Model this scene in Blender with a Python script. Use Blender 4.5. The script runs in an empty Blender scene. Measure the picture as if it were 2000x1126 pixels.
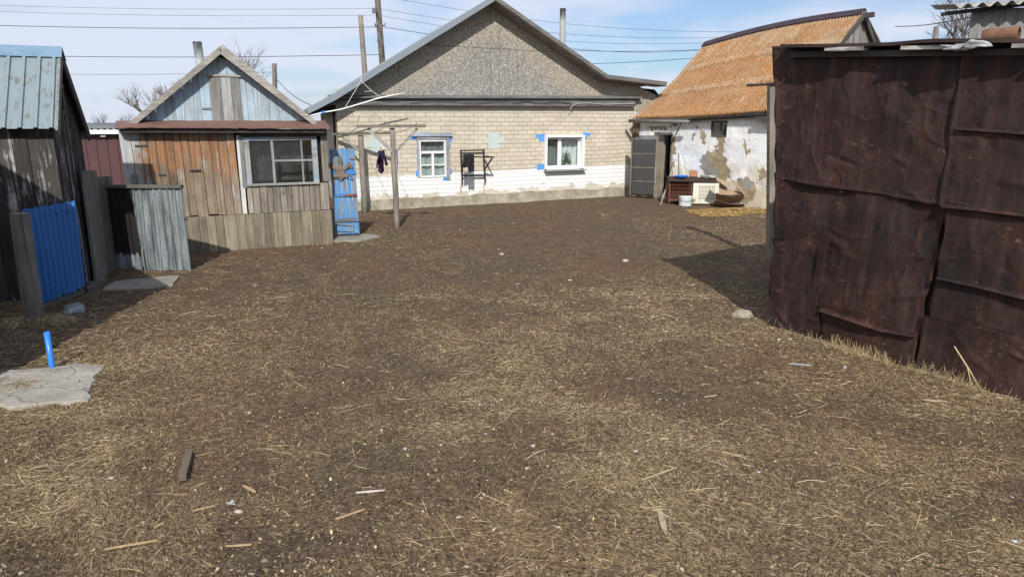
import bpy, math, random
import numpy as np
from mathutils import Vector, Matrix
R = math.radians
random.seed(7); RNG = np.random.default_rng(11)
SC = bpy.context.scene; COL = SC.collection

# ------------------------------------------------------------ camera, world, sun
FPX = 1340.0; H = 2.1; PITCH = math.atan((563-240)/FPX)
cd = bpy.data.cameras.new('camera'); cam = bpy.data.objects.new('camera', cd); COL.objects.link(cam)
cam.location = (0, 0, H); cam.rotation_euler = (R(90)-PITCH, 0, 0)
cd.sensor_width = 36; cd.lens = 36*FPX/2000; cd.clip_end = 3000; cd.clip_start = 0.05
SC.camera = cam
SC.view_settings.view_transform = 'Standard'; SC.view_settings.look = 'None'
SC.view_settings.exposure = 0.25; SC.view_settings.gamma = 1
SUN_EL = R(37); SUN_AZ = math.atan2(0.055, -1)          # direction towards the sun, from +Y clockwise
wd = bpy.data.worlds.new('World'); SC.world = wd; wd.use_nodes = True
def build_world():
    nt = wd.node_tree; N = nt.nodes; L = nt.links; bg = N['Background']
    sky = N.new('ShaderNodeTexSky'); sky.sky_type = 'NISHITA'; sky.sun_disc = False
    sky.sun_elevation = SUN_EL; sky.sun_rotation = SUN_AZ; sky.dust_density = 1.0; sky.air_density = 1.0; sky.ozone_density = 2.0
    tc = N.new('ShaderNodeTexCoord'); sp = N.new('ShaderNodeSeparateXYZ'); L.new(tc.outputs['Generated'], sp.inputs[0])
    def mth(op, a, b=0.0, clamp=False):
        m = N.new('ShaderNodeMath'); m.operation = op; m.use_clamp = clamp
        for i, v in enumerate((a, b)):
            if isinstance(v, (int, float)): m.inputs[i].default_value = v
            else: L.new(v, m.inputs[i])
        return m.outputs[0]
    den = mth('ADD', mth('MAXIMUM', sp.outputs[2], 0.0), 0.16)
    cx = mth('DIVIDE', sp.outputs[0], den); cy = mth('DIVIDE', sp.outputs[1], den)
    cb = N.new('ShaderNodeCombineXYZ'); L.new(cx, cb.inputs[0]); L.new(cy, cb.inputs[1])
    nz = N.new('ShaderNodeTexNoise'); nz.inputs['Scale'].default_value = 0.95; nz.inputs['Detail'].default_value = 9
    nz.inputs['Roughness'].default_value = 0.55; nz.inputs['Distortion'].default_value = 0.35
    L.new(cb.outputs[0], nz.inputs['Vector'])
    # thicker veil to the left, broken to the right
    side = mth('MULTIPLY', sp.outputs[0], -0.20)
    f = mth('ADD', nz.outputs['Fac'], side)
    rp = N.new('ShaderNodeValToRGB'); rp.color_ramp.elements[0].position = 0.39; rp.color_ramp.elements[1].position = 0.57
    rp.color_ramp.elements[0].color = (.20, .20, .20, 1); rp.color_ramp.elements[1].color = (.92, .92, .92, 1)
    L.new(f, rp.inputs[0])
    mx = N.new('ShaderNodeMixRGB'); L.new(rp.outputs[0], mx.inputs[0]); tn = N.new('ShaderNodeMixRGB'); tn.blend_type = 'MULTIPLY'; tn.inputs[0].default_value = 1; L.new(sky.outputs[0], tn.inputs[1]); tn.inputs[2].default_value = (.66, .82, 1.0, 1)
    L.new(tn.outputs[0], mx.inputs[1])
    # clouds on the sunward side of the sky are brighter
    sw = N.new('ShaderNodeMixRGB'); L.new(mth('MULTIPLY', mth('SUBTRACT', 0.1, sp.outputs[1]), 1.2, True), sw.inputs[0])
    sw.inputs[1].default_value = (6.0, 6.4, 7.5, 1); sw.inputs[2].default_value = (10.5, 10.6, 11.0, 1); L.new(sw.outputs[0], mx.inputs[2])
    L.new(mx.outputs[0], bg.inputs[0]); bg.inputs[1].default_value = 0.105
build_world()
sl = bpy.data.lights.new('sun', 'SUN'); so = bpy.data.objects.new('sun', sl); COL.objects.link(so)
sl.energy = 4.2; sl.angle = R(0.53); sl.color = (1.0, .955, .88)
sdir = Vector((math.sin(SUN_AZ)*math.cos(SUN_EL), math.cos(SUN_AZ)*math.cos(SUN_EL), math.sin(SUN_EL)))
so.rotation_euler = sdir.to_track_quat('Z', 'Y').to_euler(); so.location = (3, -10, 12)

# ------------------------------------------------------------ picking real positions
SP, CP = math.sin(PITCH), math.cos(PITCH)
def ray(u, v):
    a = (563-v)/FPX
    return Vector(((u-1000)/FPX, CP+a*SP, -SP+a*CP))
def G(u, v, z=0.0):
    d = ray(u, v); t = (z-H)/d.z
    return Vector((d.x*t, d.y*t, z))
def AY(u, v, Y):
    d = ray(u, v); t = Y/d.y
    return Vector((d.x*t, Y, H+d.z*t))
class Frame:
    """x along a wall, y away behind it, z up"""
    def __init__(s, A, B):
        s.o = Vector((A.x, A.y, 0)); d = Vector((B.x-A.x, B.y-A.y, 0)); s.len = d.length
        s.x = d.normalized(); s.y = Vector((-s.x.y, s.x.x, 0)); s.ang = math.atan2(s.x.y, s.x.x)
    def px(s, u, v, y=0.0):
        d = ray(u, v); p = s.o+s.y*y; n = s.y
        t = (p-Vector((0, 0, H))).dot(n)/d.dot(n); q = Vector((0, 0, H))+d*t-s.o
        return q.dot(s.x), q.z
    def w(s, x, y, z): return s.o+s.x*x+s.y*y+Vector((0, 0, z))
    def loc(s, P): q = P-s.o; return Vector((q.dot(s.x), q.dot(s.y), q.z))
    def mat(s): return Matrix.Translation(s.o) @ Matrix.Rotation(s.ang, 4, 'Z')

# ------------------------------------------------------------ value noise in numpy
_perm = np.random.default_rng(3).random((256, 256))
def vnoise(x, y):
    x = np.asarray(x, float); y = np.asarray(y, float)
    xi = np.floor(x).astype(int); yi = np.floor(y).astype(int); fx = x-xi; fy = y-yi
    fx = fx*fx*(3-2*fx); fy = fy*fy*(3-2*fy)
    a = _perm[xi & 255, yi & 255]; b = _perm[(xi+1) & 255, yi & 255]
    c = _perm[xi & 255, (yi+1) & 255]; d = _perm[(xi+1) & 255, (yi+1) & 255]
    return (a*(1-fx)+b*fx)*(1-fy)+(c*(1-fx)+d*fx)*fy
def fbm(x, y, o=4):
    r = 0; a = .5; t = 0
    for i in range(o):
        r = r+a*vnoise(np.asarray(x)*2**i+17*i, np.asarray(y)*2**i+31*i); t += a; a *= .5
    return r/t
def hgt(x, y):
    d = np.hypot(x, y)
    return (fbm(np.asarray(x)*.5+3, np.asarray(y)*.5, 3)-.5)*.10*np.clip(1-d/40, 0, 1) + (fbm(np.asarray(x)*3.1, np.asarray(y)*3.1, 3)-.5)*.035 + (vnoise(np.asarray(x)*14, np.asarray(y)*14)-.5)*.012

# ------------------------------------------------------------ mesh builder
class MB:
    def __init__(s): s.v = []; s.f = []; s.r = []; s.m = []
    def add(s, vs, fs, rnd=None, mi=0):
        o = len(s.v); s.v += [tuple(p) for p in vs]; r = random.random() if rnd is None else rnd
        for f in fs: s.f.append(tuple(o+i for i in f)); s.r.append(r); s.m.append(mi)
    def hexa(s, c, rnd=None, mi=0):      # 4 bottom, 4 top, counter-clockwise
        s.add(c, [(3, 2, 1, 0), (4, 5, 6, 7), (0, 1, 5, 4), (1, 2, 6, 5), (2, 3, 7, 6), (3, 0, 4, 7)], rnd, mi)
    def box(s, x0, x1, y0, y1, z0, z1, rnd=None, j=0, mi=0):
        q = lambda: random.uniform(-j, j) if j else 0
        s.hexa([(x0+q(), y0, z0+q()), (x1+q(), y0, z0+q()), (x1+q(), y1, z0+q()), (x0+q(), y1, z0+q()),
                (x0+q(), y0, z1+q()), (x1+q(), y0, z1+q()), (x1+q(), y1, z1+q()), (x0+q(), y1, z1+q())], rnd, mi)
    def bar(s, a, b, w, t, up=(0, 0, 1), rnd=None):   # beam a->b, width w (side), thickness t (up)
        a = Vector(a); b = Vector(b); d = (b-a).normalized(); u = Vector(up); u = (u-d*u.dot(d))
        if u.length < 1e-4: u = Vector((0, 1, 0)); u = u-d*u.dot(d)
        u.normalize(); sd = d.cross(u)*w/2; u = u*t/2
        s.hexa([a-sd-u, a+sd-u, b+sd-u, b-sd-u, a-sd+u, a+sd+u, b+sd+u, b-sd+u], rnd)
    def tube(s, pts, r, n=8, rnd=None, cap=True):
        pts = [Vector(p) for p in pts]; k = len(pts); rs = r if isinstance(r, (list, tuple)) else [r]*k
        ref = Vector((.31, .17, .93)); vs = []
        for i, p in enumerate(pts):
            d = (pts[min(i+1, k-1)]-pts[max(i-1, 0)]).normalized(); a = d.cross(ref)
            if a.length < .1: a = d.cross(Vector((1, 0, 0)))
            a.normalize(); b = d.cross(a)
            for j in range(n):
                t = 2*math.pi*j/n; vs.append(p+a*math.cos(t)*rs[i]+b*math.sin(t)*rs[i])
        fs = [(i*n+j, i*n+(j+1) % n, (i+1)*n+(j+1) % n, (i+1)*n+j) for i in range(k-1) for j in range(n)]
        if cap: fs += [tuple(range(n))[::-1], tuple((k-1)*n+j for j in range(n))]
        s.add(vs, fs, rnd)
    def prism(s, pts, y0, y1, rnd=None, mi=0, k=0):    # outline in xz, extruded along y
        n = len(pts); vs = [(p[0], y0, p[1]) for p in pts]+[(p[0]+k*(y1-y0), y1, p[1]) for p in pts]
        fs = [tuple(range(n)), tuple(range(n, 2*n))[::-1]]+[(i, i+n, (i+1) % n+n, (i+1) % n) for i in range(n)]
        s.add(vs, fs, rnd, mi)
    def slab(s, pts, z0, z1, rnd=None):                # outline in xy
        n = len(pts); vs = [(p[0], p[1], z0) for p in pts]+[(p[0], p[1], z1) for p in pts]
        s.add(vs, [tuple(range(n))[::-1], tuple(range(n, 2*n))]+[(i, (i+1) % n, (i+1) % n+n, i+n) for i in range(n)], rnd)
    def grid(s, fn, nu, nv, rnd=None):
        vs = [fn(i/nu, j/nv) for j in range(nv+1) for i in range(nu+1)]
        s.add(vs, [(j*(nu+1)+i, j*(nu+1)+i+1, (j+1)*(nu+1)+i+1, (j+1)*(nu+1)+i) for j in range(nv) for i in range(nu)], rnd)
    def build(s, name, mats, parent=None, frame=None, smooth=False, solid=0, bevel=0, sub=0):
        me = bpy.data.meshes.new(name); me.from_pydata(s.v, [], s.f)
        mats = mats if isinstance(mats, (list, tuple)) else [mats]
        for m in mats: me.materials.append(m)
        if len(mats) > 1: me.polygons.foreach_set('material_index', s.m)
        at = me.attributes.new('rnd', 'FLOAT', 'FACE'); at.data.foreach_set('value', s.r)
        if smooth: me.polygons.foreach_set('use_smooth', [True]*len(s.f))
        me.update(); o = bpy.data.objects.new(name, me); COL.objects.link(o)
        if parent is not None: o.parent = parent
        if frame is not None: o.matrix_world = frame.mat()
        if bevel:
            b = o.modifiers.new('bevel', 'BEVEL'); b.width = bevel; b.segments = 2; b.limit_method = 'ANGLE'
        if sub:
            b = o.modifiers.new('sub', 'SUBSURF'); b.levels = sub; b.render_levels = sub
        if solid:
            b = o.modifiers.new('solid', 'SOLIDIFY'); b.thickness = solid; b.offset = 0
        return o
def tag(o, label=None, cat=None, group=None, kind=None):
    if label: o['label'] = label
    if cat: o['category'] = cat
    if group: o['group'] = group
    if kind: o['kind'] = kind
    return o
def thing(name, label, cat, frame=None, loc=None, group=None):
    o = bpy.data.objects.new(name, None); COL.objects.link(o); o.empty_display_size = .2
    if frame is not None: o.matrix_world = frame.mat()
    if loc is not None: o.location = loc
    return tag(o, label, cat, group)
def copy_tree(o, parent=None):
    c = o.copy(); COL.objects.link(c); c.parent = parent
    for ch in list(o.children): copy_tree(ch, c)
    return c

# ------------------------------------------------------------ materials
class NM:
    def __init__(s, name):
        s.mat = bpy.data.materials.new(name); s.mat.use_nodes = True; s.nt = s.mat.node_tree
        s.b = s.nt.nodes['Principled BSDF']; s.b.inputs['Roughness'].default_value = .85
        s.b.inputs['Specular IOR Level'].default_value = .3
        s.obj = s.n('ShaderNodeTexCoord').outputs['Object']
    def n(s, t, **kw):
        nd = s.nt.nodes.new(t)
        for k, v in kw.items(): setattr(nd, k, v)
        return nd
    def put(s, sock, v):
        if v is None: return
        if isinstance(v, (int, float)):
            try: sock.default_value = v
            except TypeError: sock.default_value = (v, v, v, 1)[:len(sock.default_value)]
        elif isinstance(v, (tuple, list)): sock.default_value = tuple(v)+((1,) if len(v) == 3 and len(sock.default_value) == 4 else ())
        else: s.nt.links.new(v, sock)
    def m(s, op, a, b=0.0, c=None, clamp=False):
        nd = s.n('ShaderNodeMath', operation=op, use_clamp=clamp); s.put(nd.inputs[0], a); s.put(nd.inputs[1], b)
        if c is not None: s.put(nd.inputs[2], c)
        return nd.outputs[0]
    def vm(s, op, a, b):
        nd = s.n('ShaderNodeVectorMath', operation=op); s.put(nd.inputs[0], a); s.put(nd.inputs[1], b); return nd.outputs[0]
    def sep(s, v=None):
        nd = s.n('ShaderNodeSeparateXYZ'); s.put(nd.inputs[0], v if v is not None else s.obj); return nd.outputs
    def comb(s, x, y, z):
        nd = s.n('ShaderNodeCombineXYZ'); s.put(nd.inputs[0], x); s.put(nd.inputs[1], y); s.put(nd.inputs[2], z); return nd.outputs[0]
    def rnd(s): return s.n('ShaderNodeAttribute', attribute_name='rnd').outputs['Fac']
    def noise(s, vec=None, scale=1.0, detail=5.0, rough=.55, dist=0.0, color=False):
        nd = s.n('ShaderNodeTexNoise'); s.put(nd.inputs['Vector'], vec if vec is not None else s.obj)
        for k, v in (('Scale', scale), ('Detail', detail), ('Roughness', rough), ('Distortion', dist)): s.put(nd.inputs[k], v)
        return nd.outputs['Color' if color else 'Fac']
    def voro(s, vec=None, scale=1.0, feature='F1', out='Distance', rand=1.0):
        nd = s.n('ShaderNodeTexVoronoi', feature=feature); s.put(nd.inputs['Vector'], vec if vec is not None else s.obj)
        s.put(nd.inputs['Scale'], scale); s.put(nd.inputs['Randomness'], rand); return nd.outputs[out]
    def ramp(s, f, stops, interp='LINEAR'):
        nd = s.n('ShaderNodeValToRGB'); cr = nd.color_ramp; cr.interpolation = interp
        while len(cr.elements) < len(stops): cr.elements.new(.5)
        for e, (p, c) in zip(cr.elements, stops):
            e.position = p; e.color = (c, c, c, 1) if isinstance(c, (int, float)) else tuple(c)+(1,)
        s.put(nd.inputs[0], f); return nd.outputs[0]
    def mix(s, f, a, b, mode='MIX'):
        nd = s.n('ShaderNodeMixRGB', blend_type=mode); s.put(nd.inputs[0], f)
        for i, c in ((1, a), (2, b)):
            if isinstance(c, (int, float)): c = (c, c, c)
            s.put(nd.inputs[i], c)
        return nd.outputs[0]
    def color(s, c): s.put(s.b.inputs['Base Color'], c); return s
    def rough(s, c): s.put(s.b.inputs['Roughness'], c); return s
    def metal(s, c): s.put(s.b.inputs['Metallic'], c); return s
    def bump(s, h, dist=.01, strength=1.0):
        nd = s.n('ShaderNodeBump'); s.put(nd.inputs['Height'], h); s.put(nd.inputs['Distance'], dist); s.put(nd.inputs['Strength'], strength)
        prev = s.b.inputs['Normal'].links
        if prev: s.nt.links.new(prev[0].from_socket, nd.inputs['Normal'])
        s.nt.links.new(nd.outputs[0], s.b.inputs['Normal']); return s

def scl(c, k): return tuple(min(1, x*k) for x in c)
def wood(name, base=(.30, .27, .23), axis='z', paint=None, tint2=None, cover=.5, soft=.08, tint=None, vary=.5, paint2=None, blot=1.0):
    M = NM(name); r = M.rnd()
    off = M.comb(M.m('MULTIPLY', r, 37), M.m('MULTIPLY', r, 91), M.m('MULTIPLY', r, 53)); vec = M.vm('ADD', M.obj, off)
    st = {'z': (1, 1, .045), 'x': (.045, 1, 1), 'y': (1, .045, 1)}[axis]
    g = M.vm('MULTIPLY', vec, st)
    fine = M.noise(g, 90, 4, .6); mid = M.noise(g, 22, 5, .65, .4); bl = M.noise(vec, 2.2*blot, 4, .6)
    col = M.ramp(mid, [(.25, scl(base, .38)), (.45, scl(base, .8)), (.6, base), (.78, scl(base, 1.35))])
    col = M.mix(.55, col, M.ramp(fine, [(.3, .35), (.55, .75), (.75, 1.0)]), 'MULTIPLY')
    col = M.mix(1.0, col, M.ramp(r, [(0, 1-vary*.6), (.5, 1), (1, 1+vary*.35)]), 'MULTIPLY')
    col = M.mix(.75, col, M.ramp(bl, [(.3, .55), (.6, 1.0), (.8, 1.15)]), 'MULTIPLY')
    kn = M.voro(M.vm('MULTIPLY', vec, {'z': (1, 1, .5), 'x': (.5, 1, 1), 'y': (1, .5, 1)}[axis]), 3.2)
    col = M.mix(M.ramp(kn, [(.035, .85), (.075, 0)]), col, scl(base, .25))
    h = M.m('ADD', mid, M.m('MULTIPLY', fine, .4))
    if tint:                       # (colour, socket builder) unweathered wood etc.
        col = M.mix(tint[1](M, vec), col, M.mix(.7, tint[0], M.ramp(mid, [(.3, .4), (.7, 1.2)]), 'MULTIPLY'))
    if tint2: col = M.mix(tint2[1](M, vec), col, M.mix(.6, tint2[0], M.ramp(mid, [(.3, .5), (.7, 1.15)]), 'MULTIPLY'))
    if paint:
        msk = M.m('ADD', M.m('MULTIPLY', M.noise(g, 30, 6, .7, .3), .6), M.m('MULTIPLY', M.noise(vec, 3.1, 5, .65), .4))
        msk = M.m('ADD', msk, M.m('MULTIPLY', M.m('SUBTRACT', r, .5), .10))
        f = M.ramp(msk, [(1-cover-soft if cover < 1 else 0, 0), (min(1, 1-cover+soft), 1)])
        pc = M.mix(M.noise(vec, 5, 4, .6), paint, paint2 or scl(paint, 1.25))
        pc = M.mix(.45, pc, M.ramp(fine, [(.3, .55), (.7, 1.1)]), 'MULTIPLY')
        col = M.mix(f, col, pc)
    M.color(col).rough(.88).bump(h, .006, .8); return M.mat
def plain(name, c, rough=.7, metal=0, bscale=30, bstr=.4, vary=.25, vscale=4):
    M = NM(name); n = M.noise(None, vscale, 6, .65)
    col = M.mix(1.0, c, M.ramp(n, [(.25, 1-vary*1.6), (.5, 1.0), (.75, 1+vary)]), 'MULTIPLY')
    col = M.mix(1.0, col, M.ramp(M.noise(None, vscale*14, 3, .6), [(.3, 1-vary*.7), (.7, 1+vary*.3)]), 'MULTIPLY')
    M.color(col).rough(rough).metal(metal)
    if bstr: M.bump(M.noise(None, bscale, 5, .6), .006, bstr)
    return M.mat
def straw_mat(name, stops):
    M = NM(name); r = M.rnd(); col = M.ramp(r, stops)
    col = M.mix(.6, col, M.ramp(M.noise(None, 40, 3, .6), [(.3, .55), (.7, 1.15)]), 'MULTIPLY')
    M.color(col).rough(.75); M.b.inputs['Specular IOR Level'].default_value = .25; return M.mat
def glass(name='window_glass', tint=(.90, .93, .93)):
    m = bpy.data.materials.new(name); m.use_nodes = True; nt = m.node_tree; N = nt.nodes; L = nt.links
    N.remove(N['Principled BSDF']); out = N['Material Output']
    tr = N.new('ShaderNodeBsdfTransparent'); tr.inputs[0].default_value = tint+(1,)
    gl = N.new('ShaderNodeBsdfGlossy'); gl.inputs['Roughness'].default_value = .04
    lw = N.new('ShaderNodeLayerWeight'); lw.inputs[0].default_value = .5; pw = N.new('ShaderNodeMath'); pw.operation = 'POWER'; L.new(lw.outputs['Facing'], pw.inputs[0]); pw.inputs[1].default_value = 3.0
    fr = N.new('ShaderNodeMath'); fr.operation = 'MULTIPLY_ADD'; L.new(pw.outputs[0], fr.inputs[0]); fr.inputs[1].default_value = .8; fr.inputs[2].default_value = .07
    mx = N.new('ShaderNodeMixShader'); L.new(fr.outputs[0], mx.inputs[0]); L.new(tr.outputs[0], mx.inputs[1]); L.new(gl.outputs[0], mx.inputs[2])
    L.new(mx.outputs[0], out.inputs[0]); return m

GREY = (.27, .245, .21)
W_grey = wood('weathered_wood', (.31, .275, .225), vary=.8); W_greyx = wood('weathered_beam', GREY, 'x')
W_dark = wood('dark_beam', (.10, .09, .085), 'x'); W_post = wood('weathered_post', (.30, .265, .22))
W_lintel = wood('dark_lintel', (.14, .125, .11), 'x')
W_black = wood('tarred_planks', (.075, .066, .060), paint=(.28, .275, .26), cover=.42, soft=.03, paint2=(.46, .47, .46), vary=.8)
def orange_mask(M, vec):
    o = M.sep(); z = o[2]; x = M.m('ADD', o[0], .95); n = M.noise(vec, 3.0, 5, .7)
    zz = M.m('ADD', z, M.m('MULTIPLY', M.m('SUBTRACT', n, .5), 1.6))
    f = M.ramp(M.m('DIVIDE', zz, 3.0), [(.40, 0), (.50, .75), (.58, .9), (.63, .5), (.67, .15)])
    gx = M.ramp(M.m('DIVIDE', M.m('ADD', x, M.m('MULTIPLY', n, .3)), 3.2), [(.08, 0), (.16, 1), (.60, 1), (.68, 0)])
    return M.m('MULTIPLY', M.m('MULTIPLY', f, gx), M.ramp(M.noise(M.vm('MULTIPLY', vec, (1, 1, .4)), 4.3, 3, .6), [(.30, .15), (.52, 1)]))
def left_pale(M, vec):
    o = M.sep(); return M.ramp(M.m('DIVIDE', M.m('ADD', M.m('ADD', o[0], .95), M.m('MULTIPLY', M.noise(vec, 3, 4, .6), .6)), 3.2), [(.16, 1), (.24, 0)])
W_shed = wood('shed_planks', (.30, .235, .17), tint=((.33, .15, .065), orange_mask), tint2=((.42, .44, .44), left_pale), vary=.9, paint=(.40, .45, .47), cover=.36, soft=.05)
W_base = wood('shed_base_planks', (.33, .285, .205), vary=.5)
W_gable = wood('blue_gable_planks', (.42, .42, .40), paint=(.22, .41, .60), cover=.50, soft=.14, paint2=(.54, .63, .68), vary=.25)
W_window = wood('blue_window_paint', (.42, .42, .40), 'x', paint=(.06, .19, .48), cover=.42, soft=.06, paint2=(.22, .38, .56))
W_windowz = wood('blue_window_stile_paint', (.40, .40, .39), paint=(.12, .27, .50), cover=.40, soft=.08, paint2=(.38, .50, .60))
W_gate = wood('blue_gate_paint', (.36, .34, .30), paint=(.05, .18, .40), cover=.515, soft=.04, paint2=(.12, .32, .60), vary=.3)
W_white = wood('flaking_white_paint', (.30, .28, .25), paint=(.62, .63, .62), cover=.66, soft=.04, vary=.2)
W_whitex = wood('flaking_white_rail', (.34, .32, .28), 'x', paint=(.42, .42, .40), cover=.50, soft=.04, vary=.2)
W_fleur = wood('carved_wood', (.20, .16, .12), 'x')
W_fascia = wood('grey_fascia', (.20, .195, .185), 'x', vary=.3)
W_barge = wood('barge_board', (.40, .38, .34), 'x', vary=.3)
M_rustdark = plain('dark_rusty_steel', (.045, .028, .024), .75, 0, 60, .5, .4, 8)
M_white = plain('white_plastic', (.78, .79, .79), .35, 0, 5, .05, .06, 2)
M_whitepipe = plain('white_pipe', (.75, .76, .76), .4, 0, 5, .05, .05, 2)
M_bluepipe = plain('blue_plastic_pipe', (.02, .16, .62), .35, 0, 5, .05, .12, 6)
M_galv = plain('galvanised', (.34, .37, .38), .45, .5, 25, .2, .3, 5)
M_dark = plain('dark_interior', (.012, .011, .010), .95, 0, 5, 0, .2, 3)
M_black = plain('black_cloth', (.016, .016, .018), .95, 0, 80, .4, .3, 10)
M_wire = plain('wire', (.03, .03, .035), .7, 0, 5, 0, 0, 2)
M_glass = glass()
M_bark = plain('bark', (.16, .135, .115), .9, 0, 40, .5, .3, 6)
M_cement = plain('old_concrete', (.25, .235, .20), .92, 0, 45, .9, .28, 5)
M_stone = plain('pale_stone', (.27, .24, .19), .92, 0, 30, .9, .3, 6)
M_asb = plain('grey_slate', (.30, .30, .29), .9, 0, 40, .5, .3, 5)

def each(name, boxes, mat, parent, **kw):
    for b in boxes: m = MB(); m.box(*b, **kw); m.build(name, mat, parent)
def cell(x, y):
    """distance to the nearest jittered point: dents with sharp ridges"""
    xi, yi = math.floor(x), math.floor(y); best = 9
    for i in (-1, 0, 1):
        for j in (-1, 0, 1):
            a, b = xi+i, yi+j; px = a+float(_perm[a & 255, b & 255]); py = b+float(_perm[(a+57) & 255, (b+91) & 255]); d = (px-x)**2+(py-y)**2
            if d < best: best = d
    return math.sqrt(best)
def corr(mb, x0, x1, yf, z0, z1, pitch, amp, nz=1, flat=.35, rnd=None, zj=0):
    """upright trapezoid-profile metal sheet; yf = y of its face"""
    pts = []; x = x0
    while x < x1-1e-6:
        for fx, a in ((0, 0), (.5, 0), (.62, 1), (.88, 1)):
            xx = x+fx*pitch
            if xx <= x1: pts.append((xx, yf-a*amp))
        x += pitch
    pts.append((x1, yf))
    n = len(pts); zz = [z0+(z1-z0)*k/nz for k in range(nz+1)]
    tj = [random.uniform(-zj, zj) for _ in pts]
    vs = [(p[0], p[1], z+(tj[i] if k in (0,) else 0)) for k, z in enumerate(zz) for i, p in enumerate(pts)]
    mb.add(vs, [(k*n+i, k*n+i+1, (k+1)*n+i+1, (k+1)*n+i) for k in range(nz) for i in range(n-1)], rnd)

def planks(mb, x0, x1, y, z0, z1, w=.14, th=.022, j=.006, gap=.006, lean=0.0, holes=(), ztop=None, zbot=None, endj=.012):
    x = x0
    while x < x1-.02:
        ww = min(w*random.uniform(.7, 1.3), x1-x)
        if x1-x-ww < .05: ww = x1-x
        yo = y-random.uniform(0, j*1.5); a0, a1 = x+gap/2, x+ww-gap/2
        spans = [(z0, z1)]
        for (h0, h1, g0, g1) in holes:
            if a0 < h1-.01 and a1 > h0+.01:
                ns = []
                for (p, q) in spans:
                    if g0 > p+.02: ns.append((p, min(q, g0)))
                    if g1 < q-.02: ns.append((max(p, g1), q))
                spans = ns
        for (p, q) in spans:
            zb0 = zb1 = p+random.uniform(-endj, endj); zt0 = zt1 = q
            if ztop and q == z1: zt0, zt1 = ztop(a0), ztop(a1)
            if zt0 < p+.01 and zt1 < p+.01: continue
            dl = lean; tw = random.uniform(-j, j)*.5; t = th+random.uniform(0, .004)
            mb.hexa([(a0-dl*(p-z0), yo, zb0), (a1-dl*(p-z0), yo+tw, zb1), (a1-dl*(p-z0), yo+t, zb1), (a0-dl*(p-z0), yo+t, zb0),
                     (a0-dl*(zt0-z0), yo, zt0), (a1-dl*(zt1-z0), yo+tw, zt1), (a1-dl*(zt1-z0), yo+t, zt1), (a0-dl*(zt0-z0), yo+t, zt0)])
        x += ww
def wallgrid(mb, x0, x1, z0, z1, holes=(), y=0.0, dep=.22, step=None):
    xs = sorted({x0, x1, *[h[0] for h in holes], *[h[1] for h in holes]}); zs = sorted({z0, z1, *[h[2] for h in holes], *[h[3] for h in holes]})
    if step:
        xs = sorted(set(xs) | set(np.arange(x0, x1, step).tolist())); zs = sorted(set(zs) | set(np.arange(z0, z1, step).tolist()))
    for i in range(len(xs)-1):
        for k in range(len(zs)-1):
            cx, cz = (xs[i]+xs[i+1])/2, (zs[k]+zs[k+1])/2
            if any(h[0] < cx < h[1] and h[2] < cz < h[3] for h in holes): continue
            mb.add([(xs[i], y, zs[k]), (xs[i+1], y, zs[k]), (xs[i+1], y, zs[k+1]), (xs[i], y, zs[k+1])], [(0, 1, 2, 3)], .5)
    for (a, b, c, d) in holes:
        for q in ([(a, y, c), (a, y, d), (a, y+dep, d), (a, y+dep, c)], [(b, y, c), (b, y+dep, c), (b, y+dep, d), (b, y, d)],
                  [(a, y, c), (a, y+dep, c), (b, y+dep, c), (b, y, c)], [(a, y, d), (b, y, d), (b, y+dep, d), (a, y+dep, d)]):
            mb.add(q, [(0, 1, 2, 3)], .5)

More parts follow.
